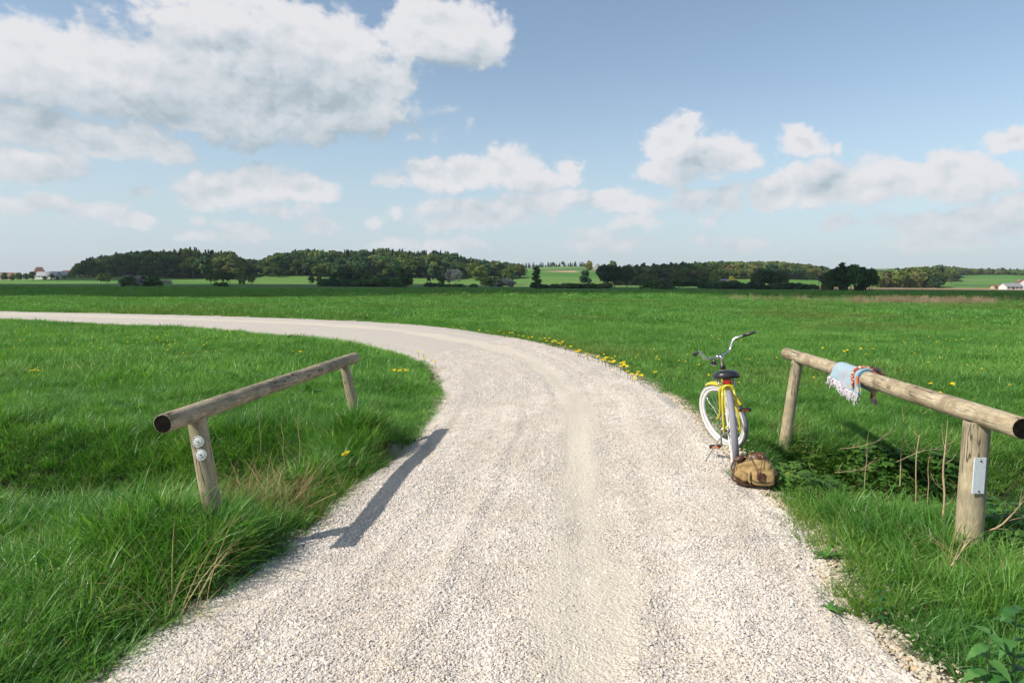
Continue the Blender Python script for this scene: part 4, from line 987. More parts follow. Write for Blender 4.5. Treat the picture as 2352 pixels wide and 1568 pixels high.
def drape(u, v, off=0., fl=.085, bd=.15, fdrop0=.050):
    """u 0 far edge .. 1 near edge; v 0 back hem .. 1 front hem"""
    c = C0.lerp(C1, u); rho = RAD+.007+off+.003*math.sin(u*9+1); df = fdrop0+fl*u*.95; db = bd*(.4+.6*u)
    arc = math.pi*rho; L = db+arc+df; s = v*L
    if s < db:
        h = db-s; p_ = c-sdr*(rho+.01*math.sin(u*11))-Vector((0, 0, h)); return p_+ax*(-.10*h)
    if s < db+arc:
        a = (s-db)/rho; return c+(-sdr)*math.cos(a)*rho+upv*math.sin(a)*rho
    h = s-db-arc; k = h/max(df, .01)
    return c+sdr*(rho+.16*h*(1-u)+.012*math.sin(u*10+k*2)*k)-Vector((0, 0, h))+ax*(.14*h*(1-u)-.10*h*u)
cl = empty('cloth', C0.lerp(C1, .5)+Vector((0, 0, RAD)), 0, 'pale blue woven cloth with white fringe hung over the right log rail', 'cloth')
off = Vector(cl.location)
def cbuild(mb, name, m, th=0):
    o = mb.build(name, m, cl, Matrix.Translation(-off))
    if th: md = o.modifiers.new('thickness', 'SOLIDIFY'); md.thickness = th; md.offset = 1
    return o
mb = MB(); mb.grid(lambda u, v: drape(u, v, .004), 22, 60); cbuild(mb, 'panel', CB, .003)
mb = MB(); mb.grid(lambda u, v: drape(.86+.17*u, .02+v*.97, -.003), 8, 50); cbuild(mb, 'lining', CI, .003)
mb = MB(); mb.tube([drape(1.0, v, .010) for v in np.linspace(.10, .97, 34)], [.012]*34, 8); cbuild(mb, 'rolled_edge', CI)
mb = MB(); mb.tube([drape(.86+.02*math.sin(v*17), v, .013) for v in np.linspace(.18, .93, 60)], [.0135+.004*math.sin(i*2.1) for i in range(60)], 7); cbuild(mb, 'braid_trim', CT)
def strands(n, fn, L, m, name, r=.0022, wob=.02):
    mb = MB()
    for k in range(n):
        p0, d_ = fn(random.random()); l = L*random.uniform(.7, 1.15); p0 = Vector(p0); q1 = p0+d_*l*.5+Vector([random.gauss(0, wob*.4) for _ in range(3)]); q2 = p0+d_*l+Vector([random.gauss(0, wob*.6) for _ in range(3)])
        mb.tube([p0, q1, q2], [r, r*.9, r*.6], 4, sub=2)
    return cbuild(mb, name, m)
strands(150, lambda t: (drape(t, 1.0, .006+.006*random.random()), Vector((-.12, 0, -1)).normalized()), .052, CF, 'white_fringe', .0034, .028)
strands(110, lambda t: (drape(.9+.12*random.random(), .16+.34*t, .012), (Vector((1, -.35, -.15))).normalized()), .06, CD, 'dark_fringe', .003, .03)
strands(45, lambda t: (drape(.75+.25*t, 0, 0), Vector((.15, -.1, -1)).normalized()), .06, CD, 'dark_tassel', .003, .02)

# ---------------- bicycle ----------------
PY_ = mat('frame_yellow', (.46, .395, .012), .32, coat=.5, scale=4); TW = mat('tyre_white', (.70, .69, .68), .55, (.60, .58, .56), 12); CHR = mat('chrome', (.62, .62, .63), .14, metal=1, scale=3); ALU = mat('aluminium', (.55, .55, .56), .32, metal=1); BLK = mat('black_plastic', (.018, .018, .02), .38); SAD = mat('saddle_vinyl', (.016, .017, .022), .32, bump=.15, bscale=150); RIMW = mat('rim_white', (.68, .68, .68), .35); RED = mat('reflector_red', (.42, .012, .012), .18, coat=.7); ORG = mat('reflector_orange', (.75, .16, .01), .2, coat=.6); STK = mat('decal_white', (.7, .72, .74), .4)
TRD = bpy.data.materials.new('tyre_tread'); TRD.use_nodes = True; N = NT(TRD.node_tree)
o_ = N.n('ShaderNodeOutputMaterial'); b = N.n('ShaderNodeBsdfPrincipled'); N.t.links.new(b.outputs[0], o_.inputs[0])
at = N.n('ShaderNodeAttribute', attribute_name='tread').outputs['Vector']; s3 = N.n('ShaderNodeSeparateXYZ', ins={0: at})
# diamond blocks: two crossing sets of grooves
def tri(v): return N.math('PINGPONG', v, .5)
g1 = tri(N.math('ADD', N.math('MULTIPLY', s3.outputs[0], 64), N.math('MULTIPLY', s3.outputs[1], 2.0))); g2 = tri(N.math('SUBTRACT', N.math('MULTIPLY', s3.outputs[0], 64), N.math('MULTIPLY', s3.outputs[1], 2.0)))
gr = N.math('MINIMUM', g1, g2); gg = N.ss(gr, .05, .16)
N.set(b.inputs['Base Color'], N.mix(gg, (.035, .035, .045, 1), (.30, .29, .33, 1))); b.inputs['Roughness'].default_value = .8
bike = empty('bicycle', tuple(gp(1690, 1080, 0.0)), 0, 'yellow cruiser bicycle with white tyres on its stand at the right road edge', 'bicycle')
HEAD = R(14.5); LEAN = R(6.5); PITCH = R(4.0)
fw = Vector((math.sin(HEAD), math.cos(HEAD), 0)); lf = Vector((-math.cos(HEAD), math.sin(HEAD), 0))
BM = Matrix((fw, lf, Vector((0, 0, 1)))).transposed() @ Matrix.Rotation(-LEAN, 3, 'X') @ Matrix.Rotation(PITCH, 3, 'Y')
bike.rotation_euler = BM.to_euler()
RWH = .335
A_ = Vector((0, 0, RWH)); B_ = Vector((1.10, 0, RWH)); BBp = Vector((.46, 0, .29)); HT = Vector((.875, 0, .80)); HB = Vector((.925, 0, .665))
sax = (HT-HB).normalized(); STEER = Matrix.Translation(HB) @ Matrix.Rotation(R(38), 4, sax) @ Matrix.Translation(-HB)
def wheel(c, xf, nm):
    w_ = None
    RT_, rt = RWH-.026, .0265; nu, nv = 96, 20; vs = []; fs = []; mi = []; tv = []
    for i in range(nu):
        a = 6.28319*i/nu
        for j in range(nv):
            t = 6.28319*j/nv; rr = RT_+rt*math.cos(t); y_ = rt*1.02*math.sin(t); vs.append((c.x+rr*math.cos(a), c.y+y_, c.z+rr*math.sin(a))); tv.append((i/nu, (t if t < math.pi else t-6.28319), 0))
    for i in range(nu):
        for j in range(nv):
            i2, j2 = (i+1) % nu, (j+1) % nv; tm = (j+.5)/nv*6.28319; tm = tm if tm < math.pi else tm-6.28319
            fs.append((i*nv+j, i2*nv+j, i2*nv+j2, i*nv+j2)); mi.append(1 if abs(tm) < 1.12 else 0)
    # wheel node
    h = MB(); h.lathe([(.008, -.062), (.012, -.06), (.012, -.04), (.030, -.036), (.030, -.030), (.018, -.026), (.018, .026), (.030, .030), (.030, .036), (.012, .04), (.012, .06), (.008, .062)], c, (0, 1, 0), 20)
    e = bpy.data.objects.new(nm, None); COL.objects.link(e); e.parent = bike
    me = bpy.data.meshes.new('tyre'); me.from_pydata([xf@Vector(q) for q in vs], [], fs); me.materials.append(TW); me.materials.append(TRD)
    a_ = me.attributes.new('tread', 'FLOAT_VECTOR', 'CORNER'); d_ = []
    for i in range(nu):
        for j in range(nv):
            t0 = j/nv*6.28319; t1 = (j+1)/nv*6.28319
            if t0 >= math.pi-.01: t0 -= 6.28319; t1 -= 6.28319
            for (ii, tt) in ((i, t0), (i+1, t0), (i+1, t1), (i, t1)): d_ += [ii/nu, tt, 0]
    a_.data.foreach_set('vector', d_); me.polygons.foreach_set('material_index', mi); me.polygons.foreach_set('use_smooth', [True]*len(fs)); link('tyre', me, e)
    rm_ = MB(); rm_.lathe([(.286, -.016), (.290, -.018), (.272, -.014), (.262, -.006), (.262, .006), (.272, .014), (.290, .018), (.286, .016)], c, (0, 1, 0), 72, closed=True); rm_.build('rim', RIMW, e, xf)
    h.build('hub', CHR, e, xf)
    sp_ = MB()
    for k in range(36):
        a = 6.28319*k/36; s_ = 1 if k % 2 else -1; a2 = a+(.55 if (k//2) % 2 else -.55)
        sp_.tube([c+Vector((.029*math.cos(a2), s_*.033, .029*math.sin(a2))), c+Vector((.266*math.cos(a), 0, .266*math.sin(a)))], .0013, 4, caps=False)
    sp_.build('spokes', CHR, e, xf); return e
I4 = Matrix.Identity(4)
wheel(A_, I4, 'wheel'); wheel(B_, STEER, 'wheel')
fr = MB()
ST = Vector((.262, 0, .665))
fr.tube([BBp, ST], .0155, 12)
fr.tube([HB+sax*.02, (.80, 0, .52), (.64, 0, .36), BBp], .019, 12, sub=5)                      # curved down tube
fr.tube([HT-sax*.02, (.75, 0, .735), (.50, 0, .665), ST+Vector((.01, 0, -.03))], .016, 12, sub=5)
fr.tube([HB-sax*.012, HT+sax*.012], .021, 14)
for s_ in (-1, 1):
    fr.tube([(.80, s_*.015, .68), (.55, s_*.030, .60), (.30, s_*.038, .575), (.16, s_*.048, .545), (.05, s_*.062, .42), (0, s_*.066, RWH)], .0095, 9, sub=4)      # twin cantilever stays
    fr.tube([BBp+Vector((-.02, s_*.03, 0)), (.30, s_*.045, .30), (0, s_*.066, RWH)], .010, 9, sub=4)
    fr.tube([ST+Vector((.0, s_*.012, .0)), (.17, s_*.030, .705), (.075, s_*.044, .665), (.03, s_*.056, .56), (0, s_*.066, RWH)], [.0105, .0105, .010, .0095, .009], 10, sub=5)
    fr.box((0, s_*.067, RWH), (.045, .006, .05), bev=.002)
fr.tube([(.075, -.044, .668), (.07, -.02, .700), (.07, .02, .700), (.075, .044, .668)], .012, 10, sub=4)
fr.lathe([(0, -.036), (.023, -.036), (.023, .036), (0, .036)], BBp, (0, 1, 0), 18)
fo = fr.build('frame', PY_, bike)
db = MB(); db.lathe([(.0215, -.018), (.0215, .018)], HB.lerp(HT, .55), tuple(sax), 18); db.build('decal', STK, fo)
fk = MB()
for s_ in (-1, 1):
    fk.tube([HB-sax*.02+Vector((.0, s_*.030, 0)), (.95, s_*.052, .60), (1.00, s_*.057, .47), (1.05, s_*.058, .38), (1.10, s_*.058, RWH-.005)], [.016, .0165, .016, .014, .012], 12, sub=5)
    fk.lathe([(0, 0), (.010, 0), (.010, .014), (0, .014)], B_+Vector((0, s_*.064 if s_ > 0 else -.078, 0)), (0, 1, 0), 8)
fk.tube([HB-sax*.02+Vector((0, -.035, 0)), HB-sax*.005, HB-sax*.02+Vector((0, .035, 0))], .018, 12, sub=4)
fk.build('fork', PY_, bike, STEER)
def fender(c, a0, a1, rad, wd):
    mb = MB()
    def fn(u, v):
        a = a0+(a1-a0)*u; t = (v-.5)*2.3; e_ = 1.0
        rr = rad+wd*.5*(math.cos(t)-1)*1.1; return (c.x+rr*math.cos(a), c.y+wd*.5*math.sin(t)/.95, c.z+rr*math.sin(a))
    mb.grid(fn, 40, 13); return mb
o = fender(B_, R(76), R(163), RWH+.022, .070).build('mudguard', PY_, bike, STEER); md = o.modifiers.new('t', 'SOLIDIFY'); md.thickness = .002
mb = MB(); mb.lathe([(.0225, 0), (.029, .002), (.029, .012), (.024, .018), (.027, .022), (.025, .032), (.012, .036)], HT+sax*.010, tuple(sax), 20); mb.build('headset', BLK, bike, STEER)
stem = MB(); CLP = HT+sax*.125+Vector((.045, 0, .012))
stem.tube([HT+sax*.04, HT+sax*.105, HT+sax*.128+Vector((.012, 0, .004)), CLP], [.0125, .0125, .014, .016], 14, sub=4); stem.lathe([(0, -.028), (.019, -.028), (.021, 0), (.019, .028), (0, .028)], CLP, (0, 1, 0), 16)
stem.build('stem', CHR, bike, STEER)
hbm = MB(); half = [(0, 0, 0), (.004, .06, .003), (.0, .120, .012), (-.006, .155, .035), (-.016, .185, .080), (-.030, .215, .108), (-.060, .248, .116), (-.095, .288, .118)]
pts = [CLP+Vector((q[0], -q[1], q[2])) for q in half[::-1]]+[CLP+Vector(q) for q in half[1:]]
hbm.tube(pts, .0112, 14, sub=4); hb = hbm.build('handlebar', CHR, bike, STEER)
for s_ in (-1, 1):
    mb = MB(); g0 = CLP+Vector((-.085, s_*.276, .118)); g1_ = CLP+Vector((-.165, s_*.365, .119)); d_ = (g1_-g0)
    mb.tube([g0, g0+d_*.04, g0+d_*.1, g0+d_*.9, g0+d_*.92, g0+d_*.99, g1_], [.0165, .0175, .0155, .0155, .019, .0195, .014], 16); mb.build('grip', BLK, hb, STEER)
bel = MB(); bel.lathe([(0, .018), (.020, .014), (.030, 0), (.028, -.010), (0, -.012)], CLP+Vector((.015, .062, -.045)), (-.5, .1, .8), 20); bo = bel.build('bell', BLK, bike, STEER)
mb = MB(); mb.lathe([(.031, .001), (.033, -.004), (.030, -.010)], CLP+Vector((.015, .062, -.045)), (-.5, .1, .8), 20); mb.tube([CLP+Vector((.0, .062, -.008)), CLP+Vector((.012, .062, -.034))], .007, 8); mb.build('bell_ring', CHR, bo, STEER)
# saddle
SC = Vector((.225, 0, .795)); sdl = MB()
def sadf(u, v):
    a = 6.28319*u; t = v                       # t 0 top centre .. 1 lower edge
    cx_ = math.cos(a); cy_ = math.sin(a); x_ = cx_*.135; 
    wf = .118 if cx_ < 0 else .118*(1-cx_)**1.0*.72+.030
    wd = .122*abs(cy_)**.75*math.copysign(1, cy_) if cx_ < 0 else cy_*(.122*(1-cx_**.55)+.034*cx_**.5)
    bx = x_*(1.0 if cx_ < 0 else 1.15)
    if t < .6: q = t/.6; r_ = q; z_ = .034*(1-q**3)
    elif t < .85: q = (t-.6)/.25; r_ = 1+.05*math.sin(q*math.pi*.7); z_ = -.042*q
    else: q = (t-.85)/.15; r_ = 1.02-.35*q; z_ = -.042-.004*q
    z_ += .012*(cx_ < 0)*(-cx_)*r_
    return (SC.x+bx*r_, wd*r_, SC.z+z_)
sdl.grid(sadf, 48, 22, wrapu=True); so_ = sdl.build('saddle', SAD, bike, Matrix.Translation(SC) @ Matrix.Diagonal((1, .90, 1, 1)) @ Matrix.Translation(-SC))
sp_ = MB()
for s_ in (-1, 1):
    sp_.tube([(SC.x-.075+.017*math.cos(k*.8), s_*.062+.017*math.sin(k*.8), SC.z-.045-.0013*k) for k in range(34)], .0028, 5)
    sp_.tube([(SC.x+.12, s_*.012, SC.z-.03), (SC.x+.05, s_*.02, SC.z-.065), (SC.x-.05, s_*.045, SC.z-.088), (SC.x-.10, s_*.062, SC.z-.090)], .0038, 6, sub=4)
sp_.tube([(SC.x-.085, -.075, SC.z-.09), (SC.x-.095, 0, SC.z-.094), (SC.x-.085, .075, SC.z-.09)], .004, 6, sub=4)
sp_.build('springs', CHR, so_)
mb = MB(); mb.tube([ST-(BBp-ST)*-.02, ST+(ST-BBp).normalized()*.095], .0125, 12); mb.box(tuple(SC+Vector((.0, 0, -.075))), (.05, .045, .022), bev=.004); mb.build('seat_post', CHR, bike)
mb = MB(); mb.box((.118, 0, .735), (.014, .058, .046), Matrix.Rotation(R(-8), 3, 'Y'), bev=.005); rr_ = mb.build('rear_reflector', RED, bike)
rr_.matrix_basis = Matrix.Identity(4); mb = MB(); mb.box((.135, 0, .735), (.012, .066, .052), bev=.004); mb.tube([(.135, 0, .735), (.19, 0, .73)], .006, 6); mb.build('bracket', BLK, rr_)
# drivetrain
ck = MB(); ck.lathe([(.058, -.002), (.088, -.002), (.092, 0), (.088, .002), (.058, .002)], BBp+Vector((0, -.048, 0)), (0, 1, 0), 40, closed=True)
for k in range(5): a = 1.2566*k; ck.tube([BBp+Vector((0, -.048, 0)), BBp+Vector((.062*math.cos(a), -.048, .062*math.sin(a)))], .006, 5)
ck.build('chainring', ALU, bike)
CA = R(-78)
cd_ = Vector((math.cos(CA), 0, math.sin(CA)))
ca = MB(); ca.tube([BBp+Vector((0, .03, 0)), BBp+Vector((0, .062, 0)), BBp+Vector((0, .078, 0))+cd_*.03, BBp+Vector((0, .084, 0))+cd_*.165], [.009, .010, .010, .0085], 10, sub=3)
ca.tube([BBp+Vector((0, -.03, 0)), BBp+Vector((0, -.062, 0)), BBp+Vector((0, -.078, 0))-cd_*.03, BBp+Vector((0, -.084, 0))-cd_*.165], [.009, .010, .010, .0085], 10, sub=3); ca.build('crank', ALU, bike)
for s_ in (1, -1):
    pc = BBp+cd_*.165*s_+Vector((0, s_*.142, 0)); mb = MB(); mb.tube([pc-Vector((0, s_*.055, 0)), pc+Vector((0, s_*.045, 0))], .008, 8)
    for q in (-1, 1): mb.box(pc+Vector((q*.032, 0, 0)), (.018, .095, .026), bev=.003)
    for q in (-1, 1): mb.box(pc+Vector((0, q*.045, 0)), (.062, .010, .022), bev=.002)
    pd_ = mb.build('pedal', BLK, bike); 
    for q in (-1, 1): mb = MB(); mb.box(pc+Vector((q*.0415, 0, 0)), (.004, .055, .016)); mb.build('pedal_reflector', ORG, pd_)
mb = MB()
up_ = [A_+Vector((.0, -.048, .035)), BBp+Vector((0, -.048, .09))]; lo_ = [A_+Vector((0, -.048, -.035)), BBp+Vector((0, -.048, -.09))]
for a, b_ in (up_, lo_): mb.tube([a, b_], .0042, 6)
mb.build('chain', BLK, bike)
mb = MB(); mb.grid(lambda u, v: (.02+.52*u, -.062-.006*math.sin(v*3.14), .385+.035*math.sin(u*1.6)+(v-.5)*.05), 14, 5); o = mb.build('chain_guard', STK, bike); md = o.modifiers.new('t', 'SOLIDIFY'); md.thickness = .002
mb = MB(); mb.tube([(.10, .055, .315), (.115, .085, .27), (.16, .18, .14), (.20, .255, .028), (.212, .282, .022)], [.008, .0075, .0065, .006, .006], 8, sub=3); mb.box((.09, .05, .32), (.05, .02, .03), bev=.003); mb.build('kickstand', ALU, bike)

# ---------------- rucksack ----------------
CAN = mat('canvas_tan', (.36, .245, .105), .9, (.27, .18, .075), 9, .5, 220); LEA = mat('leather_brown', (.055, .024, .014), .38, (.095, .042, .022), 18, .4, 60); PIP = mat('piping_black', (.02, .016, .014), .6); BRS = mat('brass', (.60, .42, .14), .3, metal=.9)
b0 = gp(1742, 1113, 0); bag = empty('rucksack', (b0.x, b0.y+.10, -.01), -R(20), 'slumped tan canvas rucksack with dark brown leather trim on the gravel behind the bicycle', 'rucksack'); bag.scale = (.90, .90, .90)
U = .000880
def bx(X): return (X-750)*U
def bz(Y): return (1484-Y)*U
RING = [(0, .012, .110, .075), (.012, .010, .140, .105), (.04, .004, .165, .120), (.085, 0, .170, .125), (.12, -.004, .168, .120), (.16, -.010, .158, .112), (.20, -.014, .135, .10), (.235, -.006, .102, .080), (.262, .0, .078, .060)]
def bagp(u, v, k=0.):
    i = v*(len(RING)-1); i0 = min(int(i), len(RING)-2); t = i-i0; z, cx_, a_, b2 = [RING[i0][q]*(1-t)+RING[i0+1][q]*t for q in range(4)]
    an = 6.28319*u; ca_, sa_ = math.cos(an), math.sin(an); e_ = .78
    x = cx_+math.copysign(abs(ca_)**e_, ca_)*(a_+k); y = math.copysign(abs(sa_)**e_, sa_)*(b2+k)
    n = .022*mnoise.noise(Vector((x*9, y*9, z*11+3)))+.010*mnoise.noise(Vector((x*22, y*22, z*30)))
    f_ = abs(math.sin((x*16+z*14)+2.5*mnoise.noise(Vector((x*7, z*9, 1)))))**.5*.010-.006
    nn = Vector((ca_, sa_, 0)); p_ = Vector((x, y, z))+nn*(n+f_)*(1-.6*(v > .9))
    top = sst(np.array(z), .15, .27); p_.z -= float(top)*.42*max(0, -p_.x+.01); return p_
mb = MB(); mb.grid(lambda u, v: bagp(u, v), 90, 60, wrapu=True); mb.build('body', CAN, bag)
mb = MB(); mb.grid(lambda u, v: (lambda q, c: q if v < .72 else Vector((c.x+(q.x-c.x)*(1-(v-.72)*1.9), c.y+(q.y-c.y)*(1-(v-.72)*1.9), q.z-(v-.72)*.06)))(bagp(u, .865+.19*min(v, .72), .006)+Vector((0, 0, .004*math.sin(u*44))), Vector((0, 0, .25))), 70, 16, wrapu=True); rimo = mb.build('leather_rim', LEA, bag); md = rimo.modifiers.new('t', 'SOLIDIFY'); md.thickness = .003
def lump(cx_, cz_, cy_, rx, rz_, ry, m, name, seed=0, p=.7, rot=0, wr=.12):
    mb = MB()
    def fn(u, v):
        a = 6.28319*u; e = math.pi*(v-.5); ce, se = math.cos(e), math.sin(e); f1 = lambda q: math.copysign(abs(q)**p, q)
        x, z, y = f1(math.cos(a))*f1(ce)*rx, f1(math.sin(a))*f1(ce)*rz_, f1(se)*ry; n = 1+wr*mnoise.noise(Vector((x*14+seed, y*14, z*14)))+wr*.6*mnoise.noise(Vector((x*35+seed, y*35, z*35)))
        x, z = x*math.cos(rot)-z*math.sin(rot), x*math.sin(rot)+z*math.cos(rot); return (cx_+x*n, cy_+y*n, cz_+z*n)
    mb.grid(fn, 40, 24, wrapu=True); return mb.build(name, m, bag)
pk = lump(bx(832), bz(1392), -.135, .094, .062, .040, CAN, 'front_pocket', 1, .5, .04, .06)
lump(bx(640), bz(1388), -.118, .066, .038, .050, CAN, 'side_pocket', 2, .75, -.35, .15)
lump(bx(620), bz(1445), -.085, .078, .030, .070, LEA, 'leather_base', 3, .8, -.35, .15)
lump(bx(690), bz(1462), -.10, .07, .020, .045, LEA, 'leather_base', 6, .8, -.1, .15)
lump(bx(610), bz(1232), -.060, .050, .022, .045, LEA, 'leather_flap', 4, .8, .45, .2)
lump(bx(935), bz(1400), -.02, .030, .050, .06, LEA, 'leather_corner', 5, .8, 0, .1)
def bt(pts, r_, m, name, par=bag, sub=4, seg=7):
    mb = MB(); mb.tube([(bx(x), y, bz(z)) for x, y, z in pts], r_, seg, sub=sub); return mb.build(name, m, par)
bt([(722, -.158, 1335), (715, -.165, 1372), (735, -.172, 1410), (790, -.178, 1424), (860, -.178, 1422), (925, -.165, 1405), (940, -.14, 1370)], .0042, PIP, 'piping', pk)
bt([(712, -.150, 1345), (706, -.158, 1390), (712, -.158, 1432), (722, -.158, 1436)], .010, CAN, 'pocket_edge', pk)
mb = MB(); mb.box((bx(822), -.184, bz(1372)), (.050, .006, .078), Matrix.Rotation(R(4), 3, 'X'), bev=.002); tb = mb.build('buckle_tab', LEA, pk); mb = MB(); mb.box((bx(786), -.182, bz(1372)), (.018, .008, .045), bev=.002); mb.build('buckle_strap', LEA, pk)
for X, Y in ((832, 1395), (845, 1404)): mb = MB(); mb.lathe([(0, .006), (.004, .004), (.004, 0)], (bx(X), -.187, bz(Y)), (0, -1, 0), 8); mb.build('stud', BRS, tb)
for pts in ([(707, -.090, 1196), (730, -.118, 1240), (760, -.150, 1290), (786, -.188, 1340), (796, -.190, 1392)], [(822, -.085, 1200), (818, -.118, 1250), (808, -.150, 1300), (800, -.188, 1345), (797, -.190, 1390)]): bt(pts, .0033, LEA, 'drawcord')
for X, Y, y_ in ((707, 1196, -.090), (822, 1196, -.087), (664, 1212, -.085)): mb = MB(); mb.lathe([(.003, .004), (.0065, .003), (.0065, 0)], (bx(X), y_, bz(Y)), (0, -1, .1), 10); mb.build('eyelet', BRS, bag)
bt([(556, -.03, 1275), (540, -.05, 1310), (537, -.06, 1345), (552, -.07, 1368), (568, -.08, 1385)], .009, LEA, 'strap')
bt([(572, -.07, 1290), (566, -.08, 1330), (556, -.085, 1352)], .007, LEA, 'strap')
bt([(940, .0, 1370), (962, -.01, 1390), (968, -.02, 1410), (950, -.03, 1425)], .008, LEA, 'strap')
# ---------------- flowers and weeds ----------------
PETAL = leafmat('dandelion_yellow', (.80, .60, .012), (.88, .72, .025), rough=.6, trans=.15); STEMG = leafmat('weed_stem', (.06, .10, .03), (.10, .15, .05), trans=.1)
def dandelion_mesh():
    mb = MB(); mb.tube([(0, 0, -.03), (.006, 0, .10), (.0, .004, 1)], .0, 4)
    return mb
def dandelion(seed):
    r = random.Random(seed); h = .20; e = empty('dandelion', (0, 0, 0)); mb = MB()
    mb.tube([(0, 0, -.04), (.01*r.uniform(-1, 1), .01, h*.5), (0, 0, h)], .0022, 5, sub=3); mb.build('stem', STEMG, e)
    mb = MB()
    for ring, (n, rr, zz) in enumerate(((20, .022, .004), (16, .017, .010), (10, .010, .014))):
        for k in range(n):
            a = 6.283*k/n+ring*.2+r.uniform(-.08, .08); c, s = math.cos(a), math.sin(a); w_ = .0026; L = rr*r.uniform(.88, 1.1)
            mb.add([(-s*w_*.4, c*w_*.4, h), (c*L*.9-s*w_, s*L*.9+c*w_, h+zz), (c*L, s*L, h+zz*.9), (c*L*.9+s*w_, s*L*.9-c*w_, h+zz), (s*w_*.4, -c*w_*.4, h)], [(0, 1, 2, 3, 4)], 0, False)
    mb.lathe([(0, h-.012), (.007, h-.008), (.009, h)], seg=8); mb.build('flower_head', PETAL, e); return e
d0_ = [dandelion(k) for k in range(2)]; used = [0, 0]
def put_dandelion(px, py, label, group):
    hz_ = .20; p_ = gp(px, py, .13); z0 = gz(p_.x, p_.y); k = random.randrange(2)
    e = d0_[k] if not used[k] else copy_tree(d0_[k]); used[k] = 1
    s = max(.75, min(1.5, (.13-z0)/.2)); wd = .85 if 'scattered' in label else 1.5; e.location = (p_.x, p_.y, z0); e.scale = (wd, wd, s)
    e.rotation_euler = (random.uniform(-.05, .45), random.uniform(-.35, .1), random.random()*.6-.3); tag(e, label, 'flower', group)
EDGE = [(1040,752),(1060,755),(1070,756),(1100,760),(1120,763),(1150,763),(1160,768),(1172,766),(1185,770),(1195,772),(1215,778),(1222,776),(1245,781),(1260,785),(1270,787),(1278,785),(1288,793),(1300,797),(1322,808),(1330,810),(1332,806),(1350,815),(1375,822),(1385,828),(1395,826),(1402,833),(1412,830),(1425,835),(1435,833),(1441,838),(1428,842),(1405,826),(1180,766),(1255,779),(1290,788),(1282,791),(1206,774)]
_r = random.Random(3); EDGE += [(e_[0]+_r.uniform(-9, 11), e_[1]+_r.uniform(-4, 3)) for e_ in EDGE if e_[0] > 1230]
for q in EDGE: put_dandelion(q[0], q[1]-3, 'yellow dandelion in the '+('thin far' if q[0] < 1140 else 'middle' if q[0] < 1310 else 'thick near')+' stretch of the line along the outer road edge', 'dandelions lining the outer edge of the road')
for q in [(1445,852),(1455,860),(1465,853),(1471,862),(1460,865),(1476,857),(1449,857),(1468,858)]: put_dandelion(*q, 'yellow dandelion in the dense clump at the near end of the roadside line', 'dandelions in the dense roadside clump')
put_dandelion(1511, 853, 'single dandelion just right of the dense roadside clump', 'dandelions in the field')
put_dandelion(805, 1037, 'dandelion at the verge between the left barrier and the road', 'dandelions on the left verge'); put_dandelion(810, 1035, 'dandelion at the verge between the left barrier and the road', 'dandelions on the left verge')
for q in [(688,812),(695,815),(700,813)]: put_dandelion(*q, 'dandelion in the small group above the left log rail', 'dandelions above the left rail')
for q in [(905,853),(922,854),(930,852),(938,854),(960,806),(984,820),(998,829),(975,813)]: put_dandelion(*q, 'dandelion on the grassy inside of the road bend', 'dandelions inside the bend')
for q in [(78,856),(85,855),(91,857)]: put_dandelion(*q, 'dandelion in the little group near the left edge of the photograph', 'dandelions near the left edge')
random.seed(5)
for k in range(34): put_dandelion(random.uniform(20, 640), random.gauss(785, 14), 'small dandelion scattered in the meadow far behind the left barrier', 'dandelions scattered in the left meadow')
for k in range(44): put_dandelion(random.uniform(1500, 2340), random.choice((random.gauss(775, 25), random.gauss(830, 40))), 'small dandelion scattered in the meadow behind the bicycle and the right rail', 'dandelions scattered in the right meadow')
for q in [(2190,877),(2155,900),(2140,880),(1990,878),(1948,803),(1935,804),(2003,800),(1976,800),(1892,798)]: put_dandelion(*q, 'dandelion in the grass just behind the right log rail', 'dandelions behind the right rail')
# far flowers, past counting
def flower_far():
    mb = MB(); mb.lathe([(0, .0), (.022, .004), (.018, .014), (0, .018)], (0, 0, .17), seg=7); me = bpy.data.meshes.new('wildflower'); me.from_pydata(mb.v, [], mb.f); me.materials.append(PETAL); return proto('wildflower', me)
FP = [flower_far()]
n = 1500; y = 13+60*rng.random(n)**1.3; x = (rng.random(n)*2-1)*.8*y; k = (vnoise(x, y, .16, 61)+.6*vnoise(x, y, .6, 62) > .28) & (roaddist(x, y) > .1); x, y = x[k], y[k]; n = len(x)
scatter('wildflowers', np.c_[x, y, groundz(x, y)], FP, np.zeros(n), rng.normal(0, .2, (n, 3)), .5+.4*rng.random(n), 'stuff')

LEAFB = leafmat('broad_leaf', (.04, .13, .020), (.08, .21, .035), (.14, .29, .06), rough=.4, trans=.3); LEAFN = leafmat('nettle_leaf', (.025, .09, .025), (.05, .16, .04), (.10, .23, .06), rough=.5, trans=.3); LEAFR = leafmat('bramble_leaf', (.030, .085, .016), (.07, .16, .026), (.16, .25, .045), rough=.4, trans=.3)
def leaf(mb, base, d, up, L, W, curl=.35, serr=0, fold=.25, seg=6):
    """one pointed leaf with a folded middle"""
    d = Vector(d).normalized(); sd_ = d.cross(Vector(up)).normalized(); n = sd_.cross(d); vs = []; b_ = Vector(base)
    for i in range(seg+1):
        t = i/seg; w_ = W*.5*math.sin(math.pi*min(.98, t**.75))*(1-.15*t)*(1+(serr*(1 if i % 2 else -1) if 0 < i < seg else 0)); c = b_+d*L*t-n*(curl*L*t*t)
        vs += [c-sd_*w_+n*fold*w_, c, c+sd_*w_+n*fold*w_]
    fs = []
    for i in range(seg): fs += [(3*i, 3*i+1, 3*i+4, 3*i+3), (3*i+1, 3*i+2, 3*i+5, 3*i+4)]
    mb.add(vs, fs)
